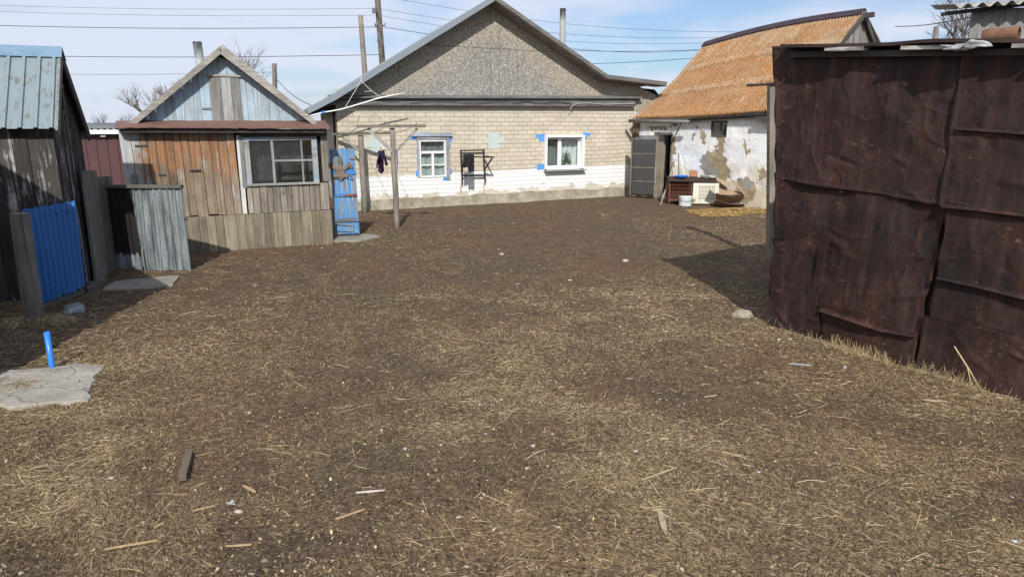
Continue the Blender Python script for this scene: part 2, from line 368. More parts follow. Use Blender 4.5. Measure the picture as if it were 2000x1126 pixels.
# ============================================================ GROUND
def ground():
    def axis(a, b, n, far, k=26):
        mid = np.linspace(a, b, n); g = np.geomspace(.06, far, k)
        return np.concatenate([a-g[::-1], mid, b+g])
    xs = axis(-7, 7, 330, 700); ys = axis(1.2, 14, 330, 700)
    X, Y = np.meshgrid(xs, ys); Z = hgt(X, Y)
    ny, nx = X.shape; v = np.stack([X, Y, Z], -1).reshape(-1, 3)
    i = np.arange(nx-1)[None, :]+np.arange(ny-1)[:, None]*nx
    f = np.stack([i, i+1, i+1+nx, i+nx], -1).reshape(-1, 4)
    me = bpy.data.meshes.new('ground'); fill(me, v, f); me.polygons.foreach_set('use_smooth', np.ones(len(f), bool))
    o = bpy.data.objects.new('ground', me); COL.objects.link(o); o['kind'] = 'structure'
    M = NM('trodden_earth')
    big = M.noise(None, .55, 4, .55); mid = M.noise(None, 3.0, 6, .65); fin = M.noise(None, 28, 6, .7); vf = M.noise(None, 120, 3, .6)
    rd = M.mix(M.ramp(big, [(.40, 0), (.60, 1)]), (.118, .084, .052), (.145, .084, .050))
    col = M.mix(1.0, rd, M.ramp(fin, [(.28, .25), (.5, .9), (.72, 1.9)]), 'MULTIPLY')
    col = M.mix(.8, col, M.ramp(mid, [(.3, .6), (.7, 1.35)]), 'MULTIPLY')
    # fine crumbs of straw trodden into the soil
    wv = M.vm('ADD', M.obj, M.vm('MULTIPLY', M.noise(None, 6, 3, .6, color=True), (.35, .35, 0)))
    s1 = M.noise(M.vm('MULTIPLY', wv, (1, .28, 1)), 150, 2, .5); s2 = M.noise(M.vm('MULTIPLY', wv, (.3, 1, 1)), 130, 2, .5)
    st = M.m('MAXIMUM', s1, s2)
    cov = M.ramp(M.m('ADD', st, M.m('MULTIPLY', M.m('SUBTRACT', mid, .5), .25)), [(.60, 0), (.68, 1)])
    col = M.mix(M.m('MULTIPLY', cov, .75), col, (.30, .225, .125))
    v1 = M.voro(None, 9, out='Color'); ch = M.ramp(M.voro(None, 9), [(.10, 1), (.16, 0)])
    col = M.mix(M.m('MULTIPLY', ch, M.ramp(M.sep(v1)[0], [(.80, 0), (.86, 1)])), col, (.42, .37, .29))
    M.color(col).rough(.95)
    M.bump(M.m('ADD', fin, M.m('ADD', M.m('MULTIPLY', vf, .5), M.m('MULTIPLY', cov, .4))), .03, .9)
    me.materials.append(M.mat)
    return o
def fill(me, v, f):
    me.vertices.add(len(v)); me.vertices.foreach_set('co', np.ascontiguousarray(v, dtype=np.float32).ravel())
    me.loops.add(f.size); me.loops.foreach_set('vertex_index', np.ascontiguousarray(f, dtype=np.int32).ravel())
    me.polygons.add(len(f)); k = f.shape[1]
    me.polygons.foreach_set('loop_start', np.arange(len(f), dtype=np.int32)*k)
    me.polygons.foreach_set('loop_total', np.full(len(f), k, dtype=np.int32)); me.update(calc_edges=True)
ground()

def strawness(x, y):
    """0..1 how much straw lies here"""
    n = fbm(x*.55+9, y*.55+4, 3); m = fbm(x*2.3, y*2.3+50, 3)
    w = np.clip((n-.40)/.20, 0, 1)*.60+np.clip((m-.44)/.16, 0, 1)*.40
    w = w*.93+.07
    wall = np.exp(-np.clip((-(x-2.85)*.84-(y-7.0)*.54)+.05, 0, 9)/.75)*(y < 7.6)       # along the rusty shed
    left = np.exp(-((x+3.2)/1.3)**2)*np.exp(-((y-6.2)/2.6)**2)
    mid = np.exp(-((x+.6)/2.2)**2)*np.exp(-((y-7.0)/2.0)**2)
    w = np.maximum(w, np.clip(wall*1.1+left*.7+mid*.45, 0, 1)*(.55+.45*m*1.6))
    far = np.clip((y-8.6)/2.2, 0, 1)*np.exp(-((x-.4)/4.2)**2)                       # bare reddish earth in mid-yard
    near = np.exp(-((x-1.2)/2.3)**2)*np.exp(-((y-2.1)/1.3)**2)
    w = w*(1-.72*far)*(1-.70*near)*.95
    # in the barn shade on the left the litter is thin
    w = w*(1-.65*np.clip((-3.9-x)/.4, 0, 1)*np.clip((y-5.4)/.4, 0, 1))
    return np.clip(w, .03, 1)
def inside_built(x, y):
    k = np.zeros(len(x), bool)
    a, b = G(1507, 637), G(2000, 772); d = (b-a).normalized()
    k |= ((x-a.x)*(-d.y)+(y-a.y)*d.x > .03) & ((x-a.x)*d.x+(y-a.y)*d.y > -.0) & ((x-a.x)*(-d.y)+(y-a.y)*d.x < 3.2)
    return k
def scatter(n, y0, y1, pw, wf):
    """positions in the camera's part of the yard, denser near"""
    out = []; tot = 0
    while tot < n:
        u = RNG.random(n); e = 1-pw
        y = (y0**e+u*(y1**e-y0**e))**(1/e); x = (RNG.random(n)*2-1)*(y*.80+.9)
        k = RNG.random(n) < wf(x, y); x, y = x[k], y[k]; k = ~inside_built(x, y)
        out.append(np.stack([x[k], y[k]], 1)); tot += k.sum()
    return np.concatenate(out)[:n]
def ribbons(name, P, L, W, ang, curl, lift, rnd, mat, label, cat, up=None, segs=3, tip=.35):
    n = len(P); t = np.linspace(0, 1, segs+1)[None, :]
    a = ang[:, None]+curl[:, None]*(t-.5)*2
    dx = np.cos(a); dy = np.sin(a); st = (L/segs)[:, None]
    cx = np.cumsum(np.concatenate([np.zeros((n, 1)), dx[:, :-1]*st], 1), 1); cy = np.cumsum(np.concatenate([np.zeros((n, 1)), dy[:, :-1]*st], 1), 1)
    cx = cx-cx.mean(1, keepdims=True)+P[:, :1]; cy = cy-cy.mean(1, keepdims=True)+P[:, 1:2]
    z0 = RNG.random(n)*lift*.5+.001; z1 = RNG.random(n)*lift+.001
    if up is not None: z0 = np.zeros(n); z1 = up
    cz = hgt(cx, cy)+z0[:, None]*(1-t)+z1[:, None]*t+np.sin(t*math.pi)*lift*.6*RNG.random((n, 1))
    if up is None: cz = np.maximum(cz, hgt(cx, cy)+.0015)
    w = (W[:, None]/2)*(1-(1-tip)*np.abs(t*2-1)**2)
    roll = (RNG.random(n)-.5)[:, None]*1.3
    sx = -dy*np.cos(roll)*w; sy = dx*np.cos(roll)*w; sz = np.sin(roll)*w
    A = np.stack([cx-sx, cy-sy, cz-sz], -1); B = np.stack([cx+sx, cy+sy, cz+sz], -1)
    v = np.stack([A, B], 2).reshape(-1, 3); k = segs+1
    i = (np.arange(n)*k*2)[:, None]+np.arange(segs)[None, :]*2
    f = np.stack([i, i+1, i+3, i+2], -1).reshape(-1, 4)
    me = bpy.data.meshes.new(name); fill(me, v, f)
    at = me.attributes.new('rnd', 'FLOAT', 'FACE'); at.data.foreach_set('value', np.repeat(rnd, segs).astype(np.float32))
    me.materials.append(mat); o = bpy.data.objects.new(name, me); COL.objects.link(o)
    return tag(o, label, cat, kind='stuff')
M_straw = straw_mat('dry_straw', [(0, (.080, .055, .034)), (.25, (.17, .115, .062)), (.47, (.29, .21, .115)), (.72, (.47, .36, .20)), (.92, (.62, .50, .31)), (1, (.70, .62, .47))])
M_hay = straw_mat('golden_hay', [(0, (.26, .15, .04)), (.5, (.42, .27, .09)), (1, (.56, .42, .20))])
def litter():
    n = 470000
    P = scatter(n, 1.75, 17, 1.15, strawness); x, y = P[:, 0], P[:, 1]; d = np.hypot(x, y)
    ang = fbm(x*.9, y*.9, 2)*14+RNG.normal(0, .65, n)
    L = RNG.gamma(2.2, .0064, n)+.008+d*.0011; W = np.maximum(.0008+RNG.random(n)*.0014, d*.00046)
    r = np.clip(RNG.beta(2.0, 2.2, n)*(.72+.4*strawness(x, y)), 0, 1)
    ribbons('straw_litter', P, L, W, ang, RNG.normal(0, .20, n), .006, r, M_straw, 'trampled pale straw and hay stalks littering the brown yard', 'straw')
    # longer single stalks
    n = 3800; P = scatter(n, 1.8, 10, 1.3, strawness); x, y = P[:, 0], P[:, 1]; d = np.hypot(x, y)
    ribbons('long_stalks', P, np.where(RNG.random(n) < .8, .04+RNG.random(n)*.06, .08+RNG.random(n)*.18), .0016+d*.0004, fbm(x*.9, y*.9, 2)*14+RNG.normal(0, .9, n), RNG.normal(0, .22, n), .010,
            .50+.45*RNG.random(n), M_straw, 'long loose pale stalks lying across the trampled straw', 'straw', segs=5, tip=.5)
litter()
def chips():
    n = 75000; P = scatter(n, 1.8, 9, 1.9, lambda x, y: .35+.65*(1-strawness(x, y)))
    x, y = P[:, 0], P[:, 1]; a = RNG.random(n)*6.283; s = np.minimum(RNG.gamma(1.5, .0030, n)+.0025, .011); e = .25+RNG.random(n)*.6
    ti = RNG.normal(0, .35, n); z = hgt(x, y)+.002+np.abs(np.sin(ti))*s*.6
    k = [(-1, -.6), (.2, -1), (1, -.3), (.7, .9), (-.6, 1)]; vs = []
    for (p, q) in k:
        lx = p*s; ly = q*s*e*(.8+.4*RNG.random(n))
        vs.append(np.stack([x+lx*np.cos(a)-ly*np.sin(a), y+lx*np.sin(a)+ly*np.cos(a), z+lx*np.sin(ti)], -1))
    v = np.stack(vs, 1).reshape(-1, 3); f = (np.arange(n)*5)[:, None]+np.arange(5)[None, :]
    me = bpy.data.meshes.new('bark_chips'); fill(me, v, f)
    at = me.attributes.new('rnd', 'FLOAT', 'FACE'); at.data.foreach_set('value', (RNG.random(n)**1.5).astype(np.float32))
    me.materials.append(straw_mat('bark_crumbs', [(0, (.030, .022, .016)), (.35, (.075, .048, .030)), (.6, (.15, .105, .065)), (.80, (.27, .20, .12)), (.93, (.42, .31, .17)), (1, (.58, .50, .36))]))
    tag(bpy.data.objects.new('bark_chips', me), 'dark and pale bark crumbs and wood chips strewn over the earth', 'wood chips', kind='stuff')
    COL.objects.link(bpy.data.objects['bark_chips'])
    # pale specks scattered over the yard (eggshell, lime, splinters)
    n = 1500; P = scatter(n, 2.2, 17, .9, lambda x, y: np.full(len(x), 1.0)); x, y = P[:, 0], P[:, 1]; d = np.hypot(x, y)
    a = RNG.random(n)*6.28; s = (.0025+RNG.gamma(1.4, .0016, n))*(1+d*.10); z = hgt(x, y)+.001; vs = []
    for (p, q, h) in ((-1, -.5, 0), (1, -.6, 0), (.8, .7, 0), (-.7, .6, 0), (0, 0, .5)):
        vs.append(np.stack([x+(p*np.cos(a)-q*np.sin(a))*s, y+(p*np.sin(a)+q*np.cos(a))*s, z+h*s], -1))
    v = np.stack(vs, 1).reshape(-1, 3); b = (np.arange(n)*5)[:, None, None]
    f = (b+np.array([[0, 1, 4], [1, 2, 4], [2, 3, 4], [3, 0, 4]])[None]).reshape(-1, 3)
    me = bpy.data.meshes.new('pale_crumbs'); fill(me, v, f)
    at = me.attributes.new('rnd', 'FLOAT', 'FACE'); at.data.foreach_set('value', np.repeat(RNG.random(n), 4).astype(np.float32))
    me.materials.append(straw_mat('pale_crumb', [(0, (.22, .17, .12)), (.5, (.34, .29, .22)), (1, (.56, .52, .46))]))
    o = bpy.data.objects.new('pale_crumbs', me); COL.objects.link(o)
    tag(o, 'tiny pale pebbles and shell crumbs scattered over the dark earth', 'gravel', kind='stuff')
chips()

# ============================================================ RUSTY TIN SHED (right)
FR = Frame(G(1507, 637), G(2000, 772))
def rust_shed():
    t = thing('rusty_shed', 'large shed clad in dented overlapping sheets of dark brown rusty iron at the right edge', 'shed', FR)
    M = NM('rusty_iron'); r = M.rnd()
    a = M.noise(None, 1.5, 6, .62, .5); b = M.noise(None, 14, 6, .7); c = M.noise(None, 160, 3, .6); s = M.noise(M.vm('MULTIPLY', M.obj, (1, 1, .15)), 9, 5, .6)
    col = M.ramp(a, [(.28, (.006, .0032, .003)), (.46, (.016, .0062, .0052)), (.62, (.030, .0115, .0085)), (.80, (.038, .019, .017))])
    col = M.mix(.9, col, M.ramp(b, [(.3, .35), (.5, .95), (.7, 1.9)]), 'MULTIPLY')
    col = M.mix(.8, col, M.ramp(c, [(.3, .3), (.7, 1.8)]), 'MULTIPLY')
    col = M.mix(M.m('MULTIPLY', M.ramp(s, [(.52, 0), (.72, 1)]), .35), col, (.10, .055, .050))
    s2 = M.noise(M.vm('MULTIPLY', M.vm('ADD', M.obj, (5, 0, 2)), (1, 1, .10)), 7, 6, .7)
    col = M.mix(M.m('MULTIPLY', M.ramp(s2, [(.54, 0), (.66, 1)]), .55), col, (.075, .026, .012))
    col = M.mix(M.ramp(M.m('ADD', b, M.m('MULTIPLY', a, .5)), [(.90, 0), (1.0, .6)]), col, (.16, .12, .12))
    col = M.mix(1.0, col, M.ramp(r, [(0, .75), (1, 1.25)]), 'MULTIPLY')
    M.color(col).rough(M.ramp(b, [(.3, .5), (.7, .8)])).bump(M.m('ADD', M.m('MULTIPLY', b, .7), M.m('MULTIPLY', c, .55)), .016, .8)
    M.b.inputs['Specular IOR Level'].default_value = .35; MR = M.mat
    def sheet(px, off, amp=.035, seed=0, nu=46, nv=46, r=.5, ragged=.02):
        c = [FR.px(u, v) for u, v in px]; mb = MB(); rc = random.Random(seed*13+5)
        xa, xb = min(p[0] for p in c), max(p[0] for p in c); za, zb = min(p[1] for p in c), max(p[1] for p in c)
        cre = []
        for i in range(int(5+9*(xb-xa)*(zb-za)/2)):
            px_, pz_ = rc.uniform(xa, xb), rc.uniform(za, zb); an = rc.uniform(0, 3.14); L = rc.uniform(.12, .45); cre.append((px_, pz_, px_+math.cos(an)*L, pz_+math.sin(an)*L, rc.choice((-1, 1))*rc.uniform(.006, .017), rc.uniform(.03, .07)))
        def creases(x, z):
            t = 0
            for (x0, z0, x1, z1, h, w) in cre:
                dx, dz = x1-x0, z1-z0; k = max(0, min(1, ((x-x0)*dx+(z-z0)*dz)/(dx*dx+dz*dz))); d = math.hypot(x-x0-dx*k, z-z0-dz*k)
                if d < w: t += h*(1-d/w)*(1-abs(2*k-1)**3*.8)
            return t
        def fn(a, b):
            x = (c[3][0]*(1-a)+c[2][0]*a)*(1-b)+(c[0][0]*(1-a)+c[1][0]*a)*b
            z = (c[3][1]*(1-a)+c[2][1]*a)*(1-b)+(c[0][1]*(1-a)+c[1][1]*a)*b
            ed = min(a, 1-a, b, 1-b)
            if a in (0, 1): x += (float(vnoise(z*5+seed, 3.3))-.5)*ragged*2
            if b in (0, 1): z += (float(vnoise(x*5+seed, 8.3))-.5)*ragged*2
            n = float(fbm(x*1.7+seed*3.1, z*1.7+seed, 3))-.5; n2 = float(vnoise(x*4.6+seed, z*4+seed*2))-.5
            cr = abs(float(fbm(x*1.3+seed*7, z*2.1+z*x*.2, 2))-.5)
            cr2 = abs(float(fbm(x*2.6+seed*5-z*.8, z*1.6+9, 2))-.5)
            wx_, wz_ = x+n2*.25, z+n*.4; cl = cell(wx_*1.3+seed*3.7, wz_*1.0+seed*1.9); cl2 = cell(wx_*3.1+seed*5.7, wz_*2.3+seed)
            y = off+n*amp*1.0+n2*amp*.3-(cl-.4)*amp*1.05-(cl2-.4)*amp*.42-max(0, .03-cr)*amp*7-max(0, .02-cr2)*amp*8-(.006 if ed < .02 else 0)-creases(x, z)
            return (x, y, z)
        mb.grid(fn, nu, nv, r); return mb.build('sheet', MR, t, smooth=True, solid=.003)
    sheet([(1517, 92), (1900, 90), (1862, 402), (1518, 348)], -.035, .040, 1, 120, 90, .55)
    sheet([(1517, 335), (1856, 385), (1786, 716), (1507, 646)], -.018, .038, 2, 110, 100, .48)
    sheet([(1514, 462), (1600, 452), (1603, 690), (1506, 645)], -.030, .022, 3, 40, 60, .48, .035)
    sheet([(1889, 96), (2330, 78), (2330, 470), (1838, 402)], -.055, .028, 4, 90, 60, .62)
    sheet([(1858, 390), (2330, 455), (2330, 745), (1818, 628)], -.042, .028, 5, 90, 60, .55)
    sheet([(1812, 612), (2330, 735), (2330, 880), (1792, 722)], -.060, .034, 6, 90, 50, .58)
    # folded seams running across the right-hand sheets
    for pts in ([(1866, 250), (1935, 255), (2040, 262), (2200, 268)], [(1838, 402), (1900, 408), (2000, 420), (2200, 446)], [(1828, 542), (1900, 557), (2000, 582), (2200, 630)], [(1598, 605), (1650, 622), (1720, 645), (1785, 656)]):
        mb = MB(); q = [FR.px(u, v, -.1) for u, v in pts]
        for (p0, p1) in zip(q, q[1:]):
            mb.hexa([(p0[0], -.098, p0[1]-.012), (p1[0], -.098, p1[1]-.012), (p1[0], -.03, p1[1]-.012), (p0[0], -.03, p0[1]-.012),
                     (p0[0], -.086, p0[1]+.009), (p1[0], -.086, p1[1]+.009), (p1[0], -.03, p1[1]+.016), (p0[0], -.03, p0[1]+.016)], .9)
        mb.build('seam', MR, t)
    rn = random.Random(77); Mn = plain('rusted_nail', (.13, .085, .075), .5, .2)
    for i in range(30):
        u, v = (rn.choice(((1522+rn.uniform(0, 6), rn.uniform(110, 600)), (rn.uniform(1530, 1860), 100+rn.uniform(0, 8)), (rn.uniform(1620, 1840), rn.uniform(180, 640)), (1902+rn.uniform(0, 6), rn.uniform(110, 620)))))
        p = FR.px(u, v, -.09); mb = MB(); mb.tube([(p[0], -.075, p[1]), (p[0]+.004, -.03, p[1])], [.005, .003], 6); mb.build('nail', Mn, t)
    # torn flap with curled tip
    mb = MB(); q = [FR.px(u, v, -.12) for u, v in ((1598, 448), (1624, 468), (1606, 512), (1603, 548))]
    mb.add([(q[0][0], -.06, q[0][1]), (q[1][0], -.13, q[1][1]), (q[2][0], -.10, q[2][1]), (q[3][0], -.12, q[3][1]), (q[0][0]-.01, -.07, q[3][1]+.1)], [(0, 4, 3, 2, 1)], 1)
    mb.build('torn_flap', MR, t, solid=.004)
    mb = MB(); z1 = FR.px(1517, 96)[1]
    mb.box(.05, 5.2, .06, 3.0, -.1, FR.px(2000, 92)[1]-.12); mb.build('inner_wall', M_rustdark, t)
    # flat roof: old boards, tar paper and iron edge
    mb = MB(); e0 = FR.px(1517, 88, -.25)
    zr = e0[1]; e1_ = FR.px(1990, 76, -.25); sl0 = (e1_[1]-zr)/(e1_[0]-e0[0]); Z = lambda x: zr+sl0*(x-e0[0])
    def rf(a, b):
        x = -.10+a*5.4; return (x+.05*(a < .01), -.20+b*3.4-(.03*math.sin(x*5)+.04*float(vnoise(x*3, 1)))*(1-b), Z(x)-.02+.03*b+(.030*float(vnoise(x*2.2, 5)))*(1-b))
    mb.grid(rf, 40, 4, .3); mb.build('roof_sheet', M_rustdark, t, solid=.028)
    mb = MB(); 
    for x, l in ((.42, .34), (1.10, .32), (1.9, .2), (2.15, .5), (2.9, .5), (3.6, .6)):
        mb = MB(); mb.bar((x, -.14, Z(x)-.045), (x+l, -.12, Z(x+l)-.042), .16, .030, (0, 0, 1)); mb.build('roof_board', W_whitex, t)
    mb = MB(); mb.bar((.0, -.06, Z(0)-.08), (5.2, -.04, Z(5.2)-.08), .1, .05); mb.build('wall_plate', W_dark, t)
    return t, Z
rs, ZR = rust_shed()
def rust_extras():
    p = FR.px(1955, 67, .3); mb = MB(); c = FR.w(p[0], .3, ZR(p[0])+.07)
    d = FR.x*.12+FR.y*.02; mb.tube([c-d, c-d*.9, c+d*.9, c+d], [.052, .056, .056, .054], 18, cap=False)
    tag(mb.build('pipe_offcut', plain('rusty_pipe', (.17, .085, .055), .8, 0, 50, .5, .35, 9), solid=.006), 'short rusty iron pipe offcut lying on the roof of the dark iron shed', 'pipe')
    mb = MB(); xr = FR.px(1848, 88, -.2)[0]; xe = FR.px(1942, 88, -.2)[0]
    def rag(p, q):
        x = xr+(xe-xr)*p; a = q*6.283; rad = (.016+.022*float(fbm(p*6, q*3, 3)))*math.sin(math.pi*min(1, p+.04))**.4
        k = 1+.55*math.sin(a*3+p*11)*float(vnoise(p*15, q*4))
        P = FR.w(x+.02*math.sin(a*2+p*20), -.245+rad*k*math.cos(a), ZR(x)-.040-.012*math.sin(p*7)+rad*k*math.sin(a)); return tuple(P)
    mb.grid(rag, 90, 22)
    tag(mb.build('plastic_rag', plain('white_film', (.36, .37, .38), .35, 0, 60, .5, .2, 20), smooth=True), 'crumpled whitish plastic rag stuffed under the edge of the iron shed roof', 'rag')
    # wooden post with a rusty rail behind the shed corner
    b = G(1509, 508); mb = MB(); yb = b.y; top = AY(1510, 162, yb)
    mb.hexa([(b.x-.075, yb-.07, -.1), (b.x+.075, yb-.07, -.1), (b.x+.075, yb+.07, -.1), (b.x-.075, yb+.07, -.1),
             (top.x-.07, yb-.065, top.z), (top.x+.07, yb-.065, top.z), (top.x+.07, yb+.065, top.z), (top.x-.07, yb+.065, top.z)])
    t = thing('gate_post', 'grey weathered wooden post carrying a rusty rail behind the iron shed corner', 'post', loc=(0, 0, 0))
    mb.build('post', W_post, t, bevel=.01)
    a = AY(1459, 167, yb-.1); c = AY(1530, 160, yb-.1); mb = MB(); mb.tube([a, (a+c)/2+Vector((0, 0, -.01)), c], .019, 10); mb.build('rail', M_rustdark, t, smooth=True)
    mb = MB(); q = [AY(1517, 240, yb-.1), AY(1519, 300, yb-.13), AY(1520, 345, yb-.1), AY(1527, 338, yb-.15)]; mb.tube([AY(1515, 232, yb-.1)]+q, .005, 5); mb.build('wire_end', M_wire, t)
rust_extras()

# ============================================================ BRICK HOUSE
FH = Frame(G(668, 413), G(1228, 381))
HL = FH.len
def pxr(F, u0, v0, u1, v1, y=0.0):
    a = F.px(u0, (v0+v1)/2, y)[0]; b = F.px(u1, (v0+v1)/2, y)[0]; c = F.px((u0+u1)/2, v1, y)[1]; d = F.px((u0+u1)/2, v0, y)[1]
    return a, b, c, d
def brick_mat():
    M = NM('beige_brick'); o = M.sep(); BW, BH = .262, .112
    wob = M.m('MULTIPLY', M.m('SUBTRACT', M.noise(None, .45, 3, .5), .5), .10)
    xx = M.m('ADD', o[0], M.m('MULTIPLY', o[1], 1)); zz = M.m('ADD', o[2], wob)
    wig = M.m('MULTIPLY', M.m('SUBTRACT', M.noise(None, 22, 3, .6), .5), .012)
    v = M.comb(M.m('ADD', xx, wig), M.m('ADD', zz, wig), 0)
    bt = M.n('ShaderNodeTexBrick'); M.put(bt.inputs['Vector'], v)
    for k, val in (('Scale', 1.0), ('Brick Width', BW), ('Row Height', BH), ('Mortar Size', .0085), ('Mortar Smooth', .25), ('Bias', 0.0)): M.put(bt.inputs[k], val)
    M.put(bt.inputs['Color1'], (0, 0, 0)); M.put(bt.inputs['Color2'], (1, 1, 1)); M.put(bt.inputs['Mortar'], (.5, .5, .5))
    mort = bt.outputs['Fac']; br = bt.outputs['Color']
    n1 = M.noise(None, 2.2, 5, .6); n2 = M.noise(None, 40, 5, .65); n3 = M.noise(None, .7, 3, .5)
    col = M.mix(br, (.49, .43, .335), (.56, .50, .405)); col = M.mix(.5, col, M.ramp(n1, [(.3, .78), (.7, 1.1)]), 'MULTIPLY')
    col = M.mix(.4, col, M.ramp(n2, [(.3, .8), (.7, 1.1)]), 'MULTIPLY')
    mcol = M.mix(M.noise(None, 3, 3, .5), (.20, .175, .135), (.36, .32, .255))
    col = M.mix(M.m('MULTIPLY', mort, M.ramp(n1, [(.3, 1), (.75, .45)])), col, mcol)
    # streaks of spilled grey mortar
    sp = M.noise(M.vm('MULTIPLY', M.obj, (1, 1, .35)), 2.6, 4, .7, .2)
    col = M.mix(M.ramp(sp, [(.70, 0), (.72, 1)]), col, (.27, .25, .21))
    # dark line under the cornice, without effect
    col = M.mix(M.m('MULTIPLY', M.ramp(M.m('ADD', o[2], M.m('MULTIPLY', n1, .2)), [(0, 0), (.001, 0)]), 0), col, col)
    # whitewash band with slanted top
    T = M.m('ADD', M.m('MULTIPLY', o[0], -.0), .0)
    return M, o, mort, col, n1, n2, n3
def brick_house():
    t = thing('brick_house', 'long beige brick house with a grey chipboard gable and whitewashed lower wall', 'house', FH)
    M, o, mort, col, n1, n2, n3 = brick_mat()
    wl = FH.px(720, 346)[1]; wr = FH.px(1225, 321)[1]; bl = FH.px(760, 388)[1]; brr = FH.px(1200, 361)[1]
    f = M.m('DIVIDE', o[0], HL, clamp=True)
    def lerp(a, b): return M.m('ADD', M.m('MULTIPLY', f, b-a), a)
    top = M.m('ADD', lerp(wl, wr), M.m('MULTIPLY', M.m('SUBTRACT', M.noise(None, 7, 4, .6), .5), .05))
    isw = M.m('GREATER_THAN', top, o[2])
    # peeling towards the footing
    low = M.m('DIVIDE', M.m('SUBTRACT', o[2], lerp(bl, brr)), .10)
    vv = M.comb(M.m('MULTIPLY', o[0], 1), 0, M.m('MULTIPLY', o[2], 1.6))
    peel = M.m('ADD', low, M.m('MULTIPLY', M.m('SUBTRACT', M.noise(vv, 2.4, 6, .7), .5), 10.0)); peel = M.m('SUBTRACT', peel, .35)
    keep = M.ramp(peel, [(.0, 0), (.06, 1)])
    keep = M.m('MAXIMUM', keep, M.m('MULTIPLY', M.m('MULTIPLY', M.ramp(mort, [(.3, 0), (.6, 1)]), M.m('GREATER_THAN', low, -1.3)), .85))
    scuff = M.ramp(M.noise(None, 16, 6, .75), [(.30, 0), (.34, 1)])
    wcol = M.mix(M.m('MULTIPLY', mort, .55), M.mix(.6, (.72, .72, .71), M.ramp(n2, [(.3, .88), (.7, 1.03)]), 'MULTIPLY'), (.50, .49, .47))
    col = M.mix(M.m('MULTIPLY', M.m('MULTIPLY', isw, keep), scuff), col, wcol)
    # patchy dark brown band just under the cornice
    ct = M.m('SUBTRACT', 2.66, o[2]); cornice_dark = M.ramp(M.m('ADD', ct, M.m('MULTIPLY', n1, .12)), [(.05, 1), (.17, 0)])
    cornice_dark = M.m('MULTIPLY', cornice_dark, M.ramp(n3, [(.42, .1), (.55, .75)])); col = M.mix(cornice_dark, col, (.14, .12, .09))
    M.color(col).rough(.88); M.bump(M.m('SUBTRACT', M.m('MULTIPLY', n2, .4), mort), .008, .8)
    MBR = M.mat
    wins = [pxr(FH, 819, 273, 871, 346), pxr(FH, 1064, 265, 1137, 329)]
    z1 = FH.px(655, 194)[1]+.12
    mb = MB(); wallgrid(mb, 0, HL+.35, .0, z1, wins, 0, .16)
    mb.add([(0, 0, 0), (.9, 6, 0), (.9, 6, z1), (0, 0, z1)], [(0, 3, 2, 1)]); mb.add([(HL+.35, 0, 0), (HL+1.2, 6, 0), (HL+1.2, 6, z1), (HL+.35, 0, z1)], [(0, 1, 2, 3)])
    mb.add([(.9, 6, 0), (HL+1.2, 6, 0), (HL+1.2, 6, z1), (.9, 6, z1)], [(0, 3, 2, 1)])
    mb.build('wall', MBR, t)
    # footing: crumbling cement, proud of the wall
    Mf = NM('crumbling_footing'); a = Mf.noise(None, 3, 7, .7); b = Mf.noise(None, 30, 5, .7)
    c = Mf.ramp(a, [(.3, (.17, .145, .10)), (.5, (.30, .27, .20)), (.62, (.36, .34, .28)), (.75, (.40, .33, .22))]); c = Mf.mix(.6, c, Mf.ramp(b, [(.3, .5), (.7, 1.15)]), 'MULTIPLY')
    Mf.color(c).rough(.95).bump(Mf.m('ADD', a, Mf.m('MULTIPLY', b, .4)), .03, 1)
    fl = FH.px(730, 391)[1]; fr = FH.px(1200, 366)[1]
    mb = MB()
    def ff(a, b):
        x = -.02+a*(HL+.3); h = fl+(fr-fl)*a+.05*(float(fbm(x*1.9, 2, 3))-.5)*2
        return (x, -.10*(1-b)**1.5-.012-.03*float(fbm(x*4, b*3, 3))*(1-b), -.08+(h+.08)*b)
    mb.grid(ff, 160, 10, .5)
    mb.add([(x, y, z) for (x, y, z) in [ff(i/160, 1) for i in range(161)]]+[(ff(i/160, 1)[0], .02, ff(i/160, 1)[2]+.004) for i in range(161)], [(i, i+1, 162+i, 161+i) for i in range(160)], .5)
    mb.build('footing', Mf.mat, t, smooth=True)
    # gable board
    Mo = NM('weathered_chipboard'); fl_ = Mo.voro(Mo.vm('MULTIPLY', Mo.obj, (1, 1, .6)), 50, out='Color'); n = Mo.noise(None, 1.1, 4, .55); fi = Mo.noise(None, 60, 4, .7)
    g = Mo.sep(fl_)[0]
    warm = Mo.ramp(g, [(0, (.21, .18, .14)), (.5, (.32, .285, .23)), (.85, (.40, .36, .295)), (1, (.48, .43, .36))])
    cool = Mo.ramp(g, [(0, (.15, .14, .13)), (.5, (.25, .235, .215)), (.85, (.33, .31, .29)), (1, (.46, .44, .41))])
    oz = Mo.sep(); cz = FH.px(960, 190)[1]
    # the middle, most exposed to rain, has greyed; a warmer strip is left along the verges
    ax = FH.px(965, 0)[0]; d = Mo.m('ADD', Mo.m('MULTIPLY', Mo.m('ABSOLUTE', Mo.m('SUBTRACT', oz[0], ax)), .56), Mo.m('SUBTRACT', oz[2], cz))
    wm = Mo.ramp(Mo.m('ADD', Mo.m('MULTIPLY', d, .4), Mo.m('MULTIPLY', Mo.m('SUBTRACT', n, .5), .35)), [(.48, 0), (.72, 1)])
    c = Mo.mix(wm, cool, warm); c = Mo.mix(.6, c, Mo.ramp(fi, [(.3, .55), (.7, 1.2)]), 'MULTIPLY')
    Mo.color(c).rough(.92).bump(Mo.m('ADD', g, fi), .004, .6)
    vy = -.50
    LV = [FH.px(u, v, vy) for u, v in ((600, 212), (655, 184), (965, -8))]; RV = [FH.px(u, v, vy) for u, v in ((1186, 147), (1302, 161))]
